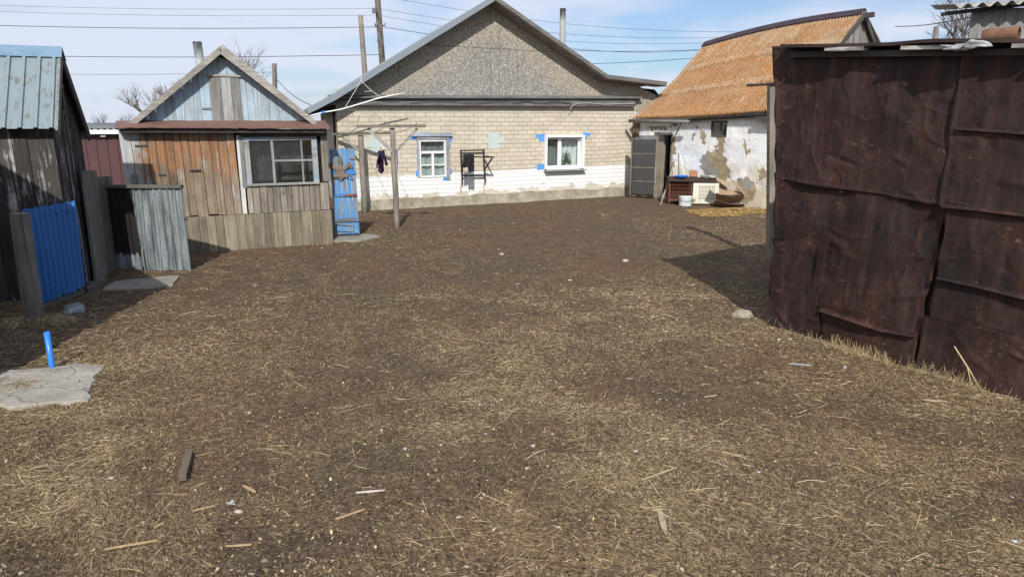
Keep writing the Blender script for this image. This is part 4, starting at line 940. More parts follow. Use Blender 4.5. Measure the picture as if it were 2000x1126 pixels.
    m = MB(); m.box(a, b, .22, .24, c, d); m.build('window_back', plain('window_back_grey', (.22, .225, .24), .8, 0, 5, 0, .4, 6), w)
    return t
clay_house()

def junk():
    K = Frame(G(1305, 399), G(1408, 400)); X = lambda u, v, y=0: (K.px(u, v, y)[0], y, K.px(u, v, y)[1])
    tp = K.px(1350, 352)[1]
    # rusty cage box
    t = thing('rusty_cage', 'rusty brown metal cage box with a dark lid standing against the clay house', 'cage', K)
    a, b = K.px(1306, 380)[0], K.px(1351, 380)[0]; m = MB()
    z0 = K.px(1330, 391)[1]
    m.box(a, b, .0, .015, z0, z0+.03); m.box(a, b, .0, .6, z0-.02, z0); m.box(a, a+.03, -.005, .025, 0, tp-.03); m.box(b-.03, b, -.005, .025, 0, tp-.03); m.box(a, a+.015, .03, .6, z0, tp-.03); m.box(a, b, .6, .62, z0, tp-.03)
    x = a+.05
    while x < b-.05: m.tube([(x, .008, z0+.03), (x, .008, tp-.035)], .006, 5); x += .045
    for i in range(6): z = z0+.03+(tp-z0-.06)*i/5; m.tube([(a+.03, .004, z), (b-.03, .004, z)], .005, 5)
    m.build('cage', plain('red_rust', (.14, .055, .035), .8, 0, 40, .4, .5, 9), t)
    m = MB(); m.box(a+.02, b-.02, .3, .32, z0, tp-.06); m.build('back_panel', plain('rust_back', (.05, .02, .015), .9), t)
    m = MB(); e = K.px(1404, 353)[0]; m.add([(a-.03, -.08, tp-.02), (e, -.05, tp-.05), (e+.02, .62, tp+.0), (a, .62, tp+.03), (a-.03, -.08, tp+.015), (e, -.05, tp-.015), (e+.02, .62, tp+.03), (a, .62, tp+.06)], [(3, 2, 1, 0), (4, 5, 6, 7), (0, 1, 5, 4), (1, 2, 6, 5), (2, 3, 7, 6), (3, 0, 4, 7)]); m.build('lid', M_rustdark, t)
    # pale grille panel
    t = thing('grille_panel', 'dirty white enamel cabinet with a square perforated grille beside the rusty cage', 'cabinet', K)
    a, b = K.px(1353, 380)[0], K.px(1405, 380)[0]; zt = tp-.06; w = b-a; h = zt-.03
    Me = NM('yellowed_enamel'); n = Me.noise(None, 5, 6, .7); o = Me.sep(); Me.color(Me.mix(Me.ramp(Me.m('SUBTRACT', n, Me.m('MULTIPLY', o[2], .35)), [(.48, 0), (.58, 1)]), Me.mix(n, (.50, .48, .38), (.66, .66, .58)), (.24, .14, .07))).rough(.5)
    m = MB(); gx0, gx1 = a+w*.22, a+w*.80; gz0, gz1 = .03+h*.20, .03+h*.84; N = 11
    m.box(a, gx0, -.02, .0, .03, zt); m.box(gx1, b, -.02, .0, .03, zt); m.box(gx0, gx1, -.02, .0, .03, gz0); m.box(gx0, gx1, -.02, .0, gz1, zt)
    for i in range(1, N): x = gx0+(gx1-gx0)*i/N; m.box(x-.009, x+.009, -.016, -.004, gz0, gz1)
    for i in range(1, N-1): z = gz0+(gz1-gz0)*i/(N-1); m.box(gx0, gx1, -.018, -.006, z-.008, z+.008)
    m.box(a, a+.015, .0, .5, .03, zt-.01); m.box(b-.015, b, .0, .5, .03, zt-.01); m.box(a+.015, b-.015, .49, .5, .03, zt-.01); m.build('front', Me.mat, t)
    m = MB(); m.box(gx0-.02, gx1+.02, .03, .04, gz0-.02, gz1+.02); m.build('inside', plain('olive_inside', (.22, .20, .09), .8), t)
    # bucket
    c = G(1338, 402); m = MB(); r = 12.5/(FPX/c.y); hh = AY(1338, 384, c.y-r)[2]
    m.tube([(c.x, c.y, .0), (c.x, c.y, .02), (c.x, c.y, hh-.02), (c.x, c.y, hh), (c.x, c.y, hh)], [r*.93, r*.97, r, r*1.06, r*.97], 26, cap=False); m.tube([(c.x, c.y, .01), (c.x, c.y, .03)], [r*.95, r*.95], 26)
    t = thing('bucket', 'white enamel bucket standing on the ground before the rusty cage', 'bucket', loc=(0, 0, 0)); m.build('body', plain('enamel', (.60, .63, .66), .35, 0, 5, .05, .2, 9), t, smooth=True, solid=.004)
    m = MB(); m.tube([(c.x-r*1.04, c.y, hh-.04), (c.x-r*.8, c.y-r*.8, hh-.10), (c.x, c.y-r*1.12, hh-.13), (c.x+r*.8, c.y-r*.8, hh-.10), (c.x+r*1.04, c.y, hh-.04)], .006, 6); m.build('handle', M_galv, t)
    # blue basin, bowls on the lid
    def bowl(name, u, v, rp_, h, mat, label, cat):
        x, y, z = X(u, v, .25); rr = rp_/(FPX/15.5); m = MB(); p = [K.w(x, .25, tp+.045+dz) for dz in (0, .01, h*.6, h)]
        m.tube(p, [rr*.6, rr*.7, rr*.92, rr], 22, cap=False); m.tube([p[0], p[1]], [rr*.68, rr*.68], 22); tag(m.build(name, mat, smooth=True, solid=.005), label, cat)
    bowl('basin', 1330, 350, 16, .055, M_bluepipe, 'blue plastic basin on the dark lid near the doorway', 'basin')
    bowl('bowl', 1391, 352, 9, .05, plain('white_bowl', (.62, .60, .54), .5), 'small white bowl at the right end of the dark lid', 'bowl')
    bowl('plaster_lump', 1374, 352, 8, .07, M_stone, 'beige rough dish beside the white bowl on the dark lid', 'dish')
    p = K.w(X(1360, 348)[0], .5, tp+.06); m = MB(); m.box(-.11, .11, -.04, .04, 0, .17, j=.02); o_ = m.build('brick', plain('red_brick', (.36, .19, .12), .9), bevel=.012); o_.location = p; tag(o_, 'broken reddish brick standing on the dark lid by the wall', 'brick')
    # sticks
    m = MB(); a, b = G(1290, 400), AY(1318, 312, FC.w(FC.px(1318, 312)[0], -.08, 0).y); m.tube([a, (a+b)/2+Vector((.01, 0, -.01)), b], .016, 8); tag(m.build('stick', wood('pale_stick', (.45, .40, .32), 'z'), smooth=True), 'long pale stick leaning on the clay wall by the doorway', 'stick')
    m = MB(); a, b = AY(1338, 350, K.w(.3, .5, 0).y), AY(1327, 296, FC.w(FC.px(1327, 296)[0], -.05, 0).y); m.tube([a, b], .012, 8); tag(m.build('rod', M_whitepipe, smooth=True), 'thin white rod leaning on the clay wall above the blue basin', 'rod')
    # cardboard
    Mc = plain('cardboard', (.36, .25, .16), .9, 0, 20, .2, .2, 4); Mc2 = plain('damp_cardboard', (.30, .215, .145), .9, 0, 20, .2, .3, 4)
    def card(c4, bend, mat, label):
        q = [Vector(p) for p in c4]; n_ = (q[1]-q[0]).cross(q[3]-q[0]).normalized(); m = MB()
        m.grid(lambda a, b: tuple((q[0]*(1-a)+q[1]*a)*(1-b)+(q[3]*(1-a)+q[2]*a)*b+n_*bend*(math.sin(math.pi*a)+.25*math.sin(5*b+4*a))), 20, 10)
        tag(m.build('cardboard_sheet', mat, smooth=True, solid=.007), label, 'cardboard', 'cardboard sheets heaped by the clay house')
    Y = c.y-.55
    card([AY(1401, 345, Y+.3), AY(1424, 355, Y+.2), AY(1426, 363, Y), AY(1399, 352, Y)], .02, Mc, 'small brown cardboard flap lying level on top of the heap')
    card([AY(1405, 356, Y+.25), AY(1454, 384, Y+.25), AY(1442, 379, Y+.1), AY(1404, 380, Y+.05)], .03, Mc2, 'dark brown cardboard face at the back of the heap')
    card([AY(1425, 352, Y+.15), AY(1455, 382, Y+.1), AY(1456, 379, Y+.4), AY(1428, 349, Y+.4)], .015, Mc, 'long cardboard sheet leaning right against the cream wall')
    card([G(1396, 401), G(1448, 399), AY(1456, 384, Y+.35), AY(1398, 377, Y+.25)], .05, Mc, 'large curled cardboard sheet at the front of the heap')
    card([G(1389, 401), G(1455, 404), AY(1452, 396, Y+.2), AY(1398, 391, Y+.2)], .05, Mc2, 'flat cardboard sheet lying lowest on the straw')
junk()

# ============================================================ WOODEN SHED WITH THE BLUE GABLE
FS = Frame(G(375, 493), G(652, 473))
def wooden_shed():
    t = thing('wooden_shed', 'weathered grey and orange plank shed with a faded pale blue gable', 'shed', FS)
    x0 = FS.px(240, 300)[0]; x1 = FS.px(645, 380)[0]
    zt0 = FS.px(250, 251)[1]; zt1 = FS.px(630, 252)[1]; zt = lambda x: zt0+(zt1-zt0)*(x-x0)/(x1-x0)
    zj = FS.px(500, 416)[1]; wx = FS.px(470, 350)[0]; win = pxr(FS, 481, 268, 618, 357); wz = FS.px(560, 357)[1]
    m = MB(); planks(m, x0, wx-.02, 0, zj, 2.3, .13, .022, .012, .008, lean=.02, ztop=zt, endj=.02); m.build('plank_wall', W_shed, t)
    m = MB(); planks(m, wx+.08, x1-.02, .002, zj, wz-.02, .095, .022, .010, .010, endj=.006); m.build('lower_plank_wall', W_grey, t)
    m = MB(); planks(m, x0, x1, -.024, -.06, zj-.008, .16, .024, .010, .006, endj=.018); m.build('base_plank_wall', W_base, t)
    m = MB(); m.box(wx-.015, wx+.055, -.028, .0, zj-.0, FS.px(462, 264)[1], .9); m.build('corner_strip', wood('white_strip', (.40, .38, .34), paint=(.55, .55, .53), cover=.5), t)
    m = MB(); m.box(win[1]+.09, x1-.0, -.01, .03, wz, zt(x1)); m.build('corner_post', W_post, t)
    m = MB(); m.box(wx+.05, x1, -.05, .02, FS.px(550, 266)[1], FS.px(550, 255)[1]); m.build('top_beam', W_dark, t)
    m = MB(); m.box(x0, x1, .05, .07, 0, zt0); m.box(x0, x0+.03, .07, 4, 0, zt0); m.box(x1-.03, x1, .07, 4, 0, zt0); m.box(x0, x1, 4, 4.03, 0, zt0)
    # open the wall behind the window
    m2 = MB(); wallgrid(m2, x0+.02, x1-.01, 0, zt0-.02, [(win[0]+.05, win[1]-.02, win[2]+.05, win[3])], .03, .02); m2.build('wall_lining', M_dark, t)
    m = MB(); m.box(x0, x0+.03, .07, 4, 0, zt0); m.box(x1-.03, x1, .07, 4, 0, zt0); m.box(x0, x1, 4, 4.03, 0, zt0); m.build('side_wall', W_grey, t)
    # nailed patches and small ends of wood
    for (u0, v0, u1, v1) in ((263, 283, 286, 286), (370, 331, 392, 334), (310, 340, 324, 343)): q = pxr(FS, u0, v0, u1, v1, -.02); each('batten', [(q[0], q[1], -.03, -.008, q[2], q[3])], W_dark, t)
    m = MB(); q = pxr(FS, 257, 340, 269, 360, -.04); m.box(q[0], q[1], -.06, -.008, q[2], q[3]); m.build('wood_block', W_post, t)
    for uu in (395, 508): m = MB(); q = pxr(FS, uu, 252, uu+8, 259, -.12); m.box(q[0], q[1], -.16, .0, q[2], q[3]); m.build('rafter_end', wood('pale_rafter', (.40, .40, .36)), t)
    # window
    a, b, c, d = win; m = MB(); y = -.035
    m.box(a-.02, b+.02, y, .03, d-.05, d+.005); m.box(b-.07, b+.02, y-.01, .03, c, d-.05); m.box(a-.02, b+.02, y-.012, .03, c-.035, c)
    w = m.build('window', W_window, t)
    m = MB(); m.box(a-.09, a-.025, y+.004, .03, c-.06, d+.03); m.box(a-.02, a+.06, y-.006, .03, c, d-.05); m.build('stile', W_windowz, w)
    mx = FS.px(533, 310)[0]; mx2 = FS.px(590, 310)[0]; mz = FS.px(570, 313)[1]; m = MB()
    each('mullion', [(mx-.02, mx+.02, y+.01, .02, c, d-.05), (mx2-.013, mx2+.013, y+.012, .02, c, d-.05)], W_windowz, w)
    m = MB(); m.box(mx+.02, b-.07, y+.008, .02, mz-.015, mz+.015); m.build('glazing_bar', W_window, w)
    m = MB(); m.box(a+.03, b-.04, -.004, .0, c+.01, d-.03); m.build('pane', M_glass, w)
    m = MB(); xx = a+.05
    while xx < mx2: m.bar((xx, .012, c+.02 if xx < mx else mz), (xx, .012, d-.05), .0028, .0028, (0, 1, 0)); xx += .026
    zz = c+.03
    while zz < d-.06: m.bar((a+.04, .015, zz), (mx2 if zz > mz else mx, .015, zz), .0028, .0028); zz += .026
    m.build('wire_mesh', plain('mesh_wire', (.19, .19, .19), .5, .3, 5, 0, .1), w)
    m = MB(); m.box(a, b, .30, .32, c-.2, d+.1); m.build('dim_interior', plain('dim_interior', (.09, .09, .09), .9, 0, 5, 0, .6, 3), w)
    # gable
    gy = .22; ap = FS.px(429, 108, gy); gl = FS.px(275, 238, gy); gr = FS.px(600, 238, gy); gz = gl[1]-.05
    def gtop(x): return max(gz, ap[1]-abs(x-ap[0])*(ap[1]-gl[1])/((ap[0]-gl[0]) if x < ap[0] else (gr[0]-ap[0]))+.02)
    hq = pxr(FS, 411, 150, 471, 236, gy)
    m = MB(); planks(m, gl[0]-.05, gr[0]+.05, gy, gz, 5, .135, .02, .006, .004, ztop=gtop, lean=-.0); m.build('gable', W_gable, t)
    m = MB(); planks(m, hq[0]+.005, hq[1]-.005, gy-.020, hq[2], hq[3], .14, .02, .004, .004); h = m.build('hatch', wood('hatch_planks', (.40, .39, .37), paint=(.36, .44, .50), cover=.38, soft=.12), t)
    m = MB(); m.box(hq[0]-.03, hq[1]+.03, gy-.04, gy-.014, hq[3], hq[3]+.03); m.build('hatch_rail', W_barge, h)
    m = MB(); m.box(hq[0]-.14, hq[0]-.01, gy-.03, gy-.004, hq[3]-.52, hq[3]-.49); m.build('hinge', W_barge, h)
    m = MB(); m.prism([(gl[0], gz), (gr[0], gz), (ap[0], ap[1]-.03)], gy+.03, gy+.05); m.build('gable_lining', M_dark, t)
    # roof + barge boards
    vy = .02; A = FS.px(429, 90, vy); Lp = FS.px(252, 241, vy); Rp = FS.px(617, 238, vy)
    th = .045
    for P_, nm in ((Lp, 0), (Rp, 1)):
        m = MB(); m.prism([(P_[0], P_[1]), (A[0], A[1]), (A[0], A[1]-th), (P_[0], P_[1]-th)], vy, 4.2, k=-.05); m.build('roof_slope', M_asb, t)
        m = MB(); d_ = Vector((A[0]-P_[0], 0, A[1]-P_[1])); h_ = .085
        ex = .06 if nm else -.02
        m.prism([(P_[0], P_[1]-h_-.01), (A[0]+(.0 if nm == 0 else -.0), A[1]-h_*1.45), (A[0]+(.03 if nm else -.0), A[1]+(.03 if nm else -.01)), (P_[0]-(.0), P_[1]+.012)], vy-.025-(.012 if nm else 0), vy-.002)
        m.build('barge_board', wood('barge_%d' % nm, (.42, .39, .35), 'x', vary=.2), t)
    # rusty skirt roof over the wall
    Mt = NM('rust_brown_tin'); n = Mt.noise(None, 4, 6, .7); Mt.color(Mt.mix(n, (.10, .048, .036), (.21, .125, .10))).rough(.65).bump(Mt.noise(None, 20, 4, .6), .01, .4)
    sl_ = FS.px(224, 247, -.22); sr = FS.px(643, 249, -.22); N = 13
    zb0 = FS.px(255, 237, gy)[1]; zb1 = FS.px(612, 237, gy)[1]
    m = MB()
    for i in range(N):
        f0, f1 = i/N, (i+1)/N+.006; xa, xb = sl_[0]+(sr[0]-sl_[0])*f0, sl_[0]+(sr[0]-sl_[0])*f1; za = sl_[1]+(sr[1]-sl_[1])*f0; w_ = random.uniform(-.008, .008); lift = .006+(i % 2)*.005
        zb = zb0+(zb1-zb0)*f0
        m.hexa([(xa, -.24, za-.018+w_), (xb, -.24, za-.024-w_), (xb, gy-.005, zb), (xa, gy-.005, zb), (xa, -.24, za-.012+w_+lift), (xb, -.24, za-.018-w_+lift), (xb, gy-.005, zb+lift+.005), (xa, gy-.005, zb+lift+.005)])
    m.build('skirt_roof', Mt.mat, t)
    m = MB(); m.bar((sl_[0]+.06, -.16, sl_[1]-.065), (sr[0]-.06, -.16, sr[1]-.065), .04, .05); m.build('skirt_rail', W_dark, t)
    # flue
    m = MB(); p = FS.px(391, 120, 1.6); zt_ = FS.px(391, 82, 1.6)[1]; m.tube([(p[0]+.04, 1.6, 2.2), (p[0]-.02, 1.6, zt_)], .072, 18, cap=False)
    Mp = NM('sooty_flue'); oo = Mp.sep(); Mp.color(Mp.mix(Mp.ramp(Mp.m('ADD', Mp.m('SUBTRACT', oo[2], zt_-.6), Mp.m('MULTIPLY', Mp.noise(None, 12), .4)), [(.45, 0), (.75, 1)]), Mp.mix(Mp.noise(None, 30, 4, .7), (.16, .18, .18), (.42, .45, .45)), (.05, .05, .05))).rough(.6)
    m.build('flue_pipe', Mp.mat, t, smooth=True, solid=.008)
wooden_shed()

def fleur_gate():
    F = Frame(G(655, 466), G(703, 464)); t = thing('blue_gate', 'flaking blue plank gate carrying a carved wooden lily emblem beside the plank shed', 'gate', F)
    W_ = F.len; zt = F.px(668, 290)[1]; x0 = F.px(640, 300)[0]
    m = MB(); 
    m2 = []
    x = 0; n = 5
    for i in range(n):
        a, b = W_*i/n+.003, W_*(i+1)/n-.003; s = x0*1.0   # the gate leans a little, like its shed
        z = zt+random.uniform(-.015, .01); k = x0/zt*.35
        m.hexa([(a, random.uniform(-.004, .004), .08), (b, 0, .08+random.uniform(-.01, .01)), (b, .022, .08), (a, .022, .08), (a+k*z, .0, z), (b+k*z, .0, z), (b+k*z, .022, z), (a+k*z, .022, z)])
    m.build('plank_panel', W_gate, t); k = x0/zt*.35
    zs = [F.px(680, v)[1] for v in (306, 335, 381, 428)]
    Wg = wood('blue_rail_paint', (.30, .29, .26), 'x', paint=(.035, .15, .44), cover=.50, soft=.05, paint2=(.07, .24, .54), vary=.3)
    for i, z in enumerate(zs): m = MB(); m.box((W_*.80 if i == 0 else 0)+k*z, W_+k*z, -.025, -.004, z-(.02 if i == 2 else .045), z+(.0 if i == 0 else .03)); m.build('rail', Wg if i != 0 else W_greyx, t)
    m = MB(); m.box(W_*.5+k*zs[2], W_*1.0+k*zs[2], -.04, -.026, zs[2]-.012, zs[2]+.025); m.build('bolt', plain('bolt_rust', (.22, .09, .055), .8), t)
    m = MB(); z = F.px(675, 443)[1]; m.bar((.03, -.016, z+.07), (W_*.75, -.016, z+.02), .02, .025); m.bar((.03, -.016, z-.02), (W_*.75, -.016, z-.05), .02, .09); m.bar((W_*.87, -.016, .1), (W_*.86, -.016, z+.06), .02, .06, (1, 0, 0)); m.build('brace', W_gate, t)
    # handle
    m = MB(); hx = W_*.70; hz = F.px(690, 345)[1]; m.tube([(hx, -.01, hz+.06), (hx+.03, -.05, hz+.02), (hx+.05, -.05, hz-.03), (hx+.02, -.01, hz-.06)], .010, 6); m.build('handle', W_greyx, t)
    # carved lily (heraldic outline) cut from a board
    half = [(0, 1.0), (.05, .93), (.12, .78), (.10, .66), (.07, .60), (.09, .55), (.20, .56), (.27, .62), (.34, .70), (.44, .70), (.52, .62), (.53, .54), (.47, .46), (.44, .52), (.38, .53), (.30, .48), (.20, .38), (.16, .30), (.24, .30), (.32, .25), (.30, .16), (.22, .13), (.14, .16), (.10, .10), (.05, .06), (0, 0)]
    zb, zt2 = F.px(663, 354)[1], F.px(663, 301)[1]; h = (zt2-zb); xc = F.px(664, 325)[0]
    pts = [(xc+p[0]*h*.86, zb+p[1]*h) for p in half]+[(xc-p[0]*h*.86, zb+p[1]*h) for p in reversed(half[1:-1])]
    m = MB(); m.prism(pts, -.055, -.028); m.build('carved_lily', W_fleur, t, bevel=.004)
    q = [G(u, v) for u, v in ((652, 473), (704, 473), (742, 466), (735, 461), (700, 459), (655, 463))]
    m = MB(); m.slab([(p.x, p.y) for p in q], -.02, .035); tag(m.build('doorstep_slab', M_cement), 'flat concrete slab under the blue gate', 'slab')
fleur_gate()

# ============================================================ CLOTHES POSTS, LINES, LAUNDRY
def clothes_posts():
    def post(bu, bv, tu, tv, cu0, cv0, cu1, cv1, br, label, w=.055):
        b = G(bu, bv); Y = b.y; tp = AY(tu, tv, Y); t = thing('clothes_post', label, 'post', loc=(0, 0, 0), group='wooden T-shaped clothes posts in front of the brick house')
        m = MB(); k = 9; pts = [b.lerp(tp, i/k)+Vector((random.uniform(-.008, .008), 0, 0)) for i in range(k+1)]; pts[0].z = -.12
        m.tube(pts, [w*(1.12-.25*i/k) for i in range(k+1)], 10); m.build('pole', W_post, t, smooth=True)
        c0, c1 = AY(cu0, cv0, Y-.06), AY(cu1, cv1, Y-.06); m = MB(); m.bar(c0, c1, .06, .055); m.build('crossbar', W_greyx, t)
        for (u0, v0, u1, v1) in br: m = MB(); m.bar(AY(u0, v0, Y-.02), AY(u1, v1, Y-.05), .025, .055, (0, 0, 1)); m.build('brace', wood('pale_brace', (.42, .40, .36), 'x') if len(bpy.data.materials) and 'pale_brace' not in bpy.data.materials else bpy.data.materials['pale_brace'], t)
        for i in range(6): m = MB(); p = c0.lerp(c1, .03+.188*i); m.tube([p+Vector((0, 0, .02)), p+Vector((random.uniform(-.01, .01), 0, .055))], .004, 4); m.build('nail', M_wire, t)
        return c0, c1, Y
    A0, A1, YA = post(776, 447, 766, 250, 697, 247, 831, 246, ((719, 252, 766, 296), (815, 251, 775, 294)), 'nearer tall wooden T post with pale braces before the brick house')
    B0, B1, YB = post(713, 415, 704, 264, 648, 262, 762, 260, ((668, 268, 702, 294),), 'farther wooden T post close to the left end of the brick house', .07)
    for k in range(3):
        f = .08+.40*k; a = A0.lerp(A1, f)+Vector((0, 0, .05)); b = B0.lerp(B1, f)+Vector((0, 0, .05)); m = MB()
        m.tube([a.lerp(b, i/12)+Vector((0, 0, -.10*math.sin(math.pi*i/12))) for i in range(13)], .0055, 5); tag(m.build('clothes_line', M_wire), ['left', 'middle', 'right'][k]+' wire clothes line strung between the two wooden T posts', 'clothes line', 'wire clothes lines between the wooden posts')
    # lines from the near post towards the right eave wires
    # garments hang about half-way
    Y = YA+(YB-YA)*.35
    def cloth(name, out, Y, mat, label, cat, fold=.03, nf=7):
        L0, R0, L1, R1 = [AY(u, v, Y) for u, v in out]; m = MB()
        def fn(p, q):
            a = L0.lerp(L1, q); b = R0.lerp(R1, q); w = a.lerp(b, p); s = math.sin(math.pi*q)*.02
            return (w.x+s*math.sin(p*5), w.y+fold*math.sin(p*nf+q*2.4)*(.3+q), w.z+(.02*math.sin(p*9) if q == 1 else 0))
        m.grid(fn, 30, 24); return tag(m.build(name, mat, smooth=True, solid=.008), label, cat)
    Md = NM('purple_print'); v = Md.voro(None, 34); Md.color(Md.mix(Md.ramp(v, [(.25, 1), (.32, 0)]), Md.mix(Md.noise(None, 5), (.010, .010, .035), (.025, .015, .060)), (.22, .09, .16))).rough(.95)
    t = thing('dress', 'dark purple dotted dress hanging from the clothes line between the posts', 'dress', loc=(0, 0, 0))
    def part(name, out, mat=Md.mat, fold=.03, Y=Y):
        o = cloth(name, out, Y, mat, None, None, fold); o.parent = t; return o
    part('bodice', ((738, 295), (751, 294), (740, 338), (750, 336)), fold=.05); part('sleeve', ((740, 293), (745, 296), (735, 318), (742, 320)), fold=.03, Y=Y-.07); part('sleeve', ((746, 294), (751, 292), (752, 323), (758, 322)), fold=.03, Y=Y-.06)
    m = MB(); a, b = AY(741, 292, Y), AY(748, 292, Y); m.tube([a+Vector((-.03, 0, 0)), a.lerp(b, .5)+Vector((0, 0, .10)), b+Vector((.03, 0, 0))], .008, 5); m.build('hanger', M_whitepipe, t)
    cloth('pink_cloth', ((734, 313), (742, 315), (734, 333), (743, 334)), Y+.1, plain('pink_cloth', (.62, .36, .36), .9), 'small pink cloth showing behind the purple dress', 'cloth')
    cloth('white_cloth', ((773, 293), (780, 292), (776, 330), (782, 348)), YA+.35, plain('white_cloth', (.66, .62, .72), .9), 'narrow whitish cloth hanging just behind the nearer wooden T post', 'cloth', .02)
clothes_posts()

# ============================================================ LEFT BLACK SHED, FENCE AND TIN GATES
cA = G(151, 574)
FL = Frame(Vector((cA.x-3.0*math.cos(R(21)), cA.y-3.0*math.sin(R(21)), 0)), cA)
def black_shed():
    t = thing('tarred_shed', 'small tarred black plank shed with a steep pale blue tin roof at the left edge', 'shed', FL)
    X1 = 3.0; D = 1.55; ze = FL.px(97, 252)[0:2][1]+.02; m = MB(); planks(m, 0, X1, 0, -.05, ze, .15, .024, .01, .006); m.build('front_wall', W_black, t)
    yr = D/2; zr_ = None
    # side wall planks in local y
    d = ray(118, 97); # ridge height
    n = FL.x; p = FL.o+FL.x*(X1+.10); tt = (p-Vector((0, 0, H))).dot(n)/d.dot(n); zr_ = H+d.z*tt; yq = FL.loc(Vector((0, 0, H))+d*tt).y
    yr = min(max(yq, .6), 1.0)
    m = MB(); y = 0.0
    wl, wh = ze+(zr_-ze)*.22, ze+(zr_-ze)*.52; wy0, wy1 = yr-.16, yr+.14
    while y < D-.01:
        w = min(.105*random.uniform(.8, 1.3), D-y); yc = y+w/2
        h = ze+(zr_-.06-ze)*(1-abs(yc-yr)/(yr if yc < yr else D-yr))
        spans = [(-.05, h)]
        if yc > wy0 and yc < wy1: spans = [(-.05, wl), (wh, h)]
        for a, b in spans:
            if b > a: m.hexa([(X1-.024, y+.003, a), (X1+random.uniform(0, .008), y+.003, a), (X1+.004, y+w-.003, a), (X1-.024, y+w-.003, a), (X1-.024, y+.003, b), (X1+.002, y+.003, b), (X1+.004, y+w-.003, b), (X1-.024, y+w-.003, b)])
        y += w
    m.build('gable_wall', W_black, t)
    m = MB(); m.box(X1-.01, X1+.03, wy0-.04, wy1+.04, wh, wh+.05); m.box(X1-.01, X1+.03, wy0-.04, wy1+.04, wl-.05, wl); m.box(X1-.01, X1+.02, wy1-.03, wy1+.03, wl, wh); w_ = m.build('attic_window', wood('dark_grey_wood', (.14, .13, .12), 'y'), t)
    m = MB(); m.box(X1-.06, X1-.05, wy0, wy0+.16, wl, wh); m.build('inner_board', wood('pale_inner_board', (.30, .27, .22)), w_)
    m = MB(); m.box(.03, X1-.07, .04, D-.04, 0, ze-.05); m.build('inner_wall', M_dark, t)
    # roof slopes
    Mr = NM('peeling_blue_tin'); n1 = Mr.noise(None, 5, 6, .7); n2 = Mr.noise(Mr.vm('MULTIPLY', Mr.obj, (1, .4, .4)), 11, 6, .75)
    c = Mr.mix(n1, (.14, .185, .21), (.22, .275, .30)); c = Mr.mix(Mr.ramp(n2, [(.56, 0), (.62, .85)]), c, (.13, .12, .105)); Mr.color(c).rough(.5).bump(n1, .01, .3)
    e0y = -.16; e0z = FL.px(60, 251.5, e0y)[1]; 
    m = MB(); xs = []; x = -.4; pitch = .157
    while x < X1+.10: xs += [(x, 0), (x+pitch*.68, 0), (x+pitch*.74, 1), (x+pitch*.94, 1)]; x += pitch
    xs = [(a, h) for a, h in xs if a < X1+.10]+[(X1+.10, 0)]
    nn = Vector((0, -(zr_-e0z), (yr-e0y))).normalized(); k = len(xs); vs = []
    for b in (0, .5, 1):
        for a, h in xs: vs.append((a, e0y+(yr-e0y)*b+nn.y*.024*h, e0z+(zr_-e0z)*b+nn.z*.024*h))
    m.add(vs, [(j*k+i, j*k+i+1, (j+1)*k+i+1, (j+1)*k+i) for j in range(2) for i in range(k-1)], .5); m.build('roof_sheet', Mr.mat, t, solid=.004)
    m = MB(); ye = D+.10; zb = ze-.10; m.add([(-.4, yr, zr_), (X1+.1, yr, zr_), (X1+.1, ye, zb), (-.4, ye, zb)], [(0, 1, 2, 3)]); m.build('rear_roof_sheet', M_rustdark, t, solid=.02)
    Mb2 = plain('ridge_blue', (.15, .24, .34), .5, 0, 6, .1, .15, 5); m = MB()
    q = Vector((0, yr-e0y, zr_-e0z)).normalized()*.17
    m.add([(-.4, yr-q.y, zr_-q.z+.038), (X1+.11, yr-q.y, zr_-q.z+.038), (X1+.11, yr, zr_+.04), (-.4, yr, zr_+.04), (X1+.11, yr+.14, zr_-.12), (-.4, yr+.14, zr_-.12)], [(0, 1, 2, 3), (3, 2, 4, 5)]); m.build('ridge_cap', Mb2, t, solid=.004)
    m = MB(); m.bar((X1+.085, e0y, e0z-.05), (X1+.085, yr, zr_-.06), .024, .10, (0, 0, 1)); m.build('verge_board', wood('verge_grey', (.34, .32, .30), 'y', vary=.1), t)
    m = MB(); m.bar((X1+.085, yr, zr_-.075), (X1+.085, ye, zb-.06), .024, .10, (0, 0, 1)); m.build('verge_board', W_dark, t)
    m = MB(); m.bar((-.4, .1, ze-.0), (X1+.08, .1, ze-.0), .06, .08); m.bar((X1-.0, D-.02, ze-.10), (X1+.09, D-.02, ze-.10), .06, .06); m.build('eave_beam', W_dark, t)
black_shed()

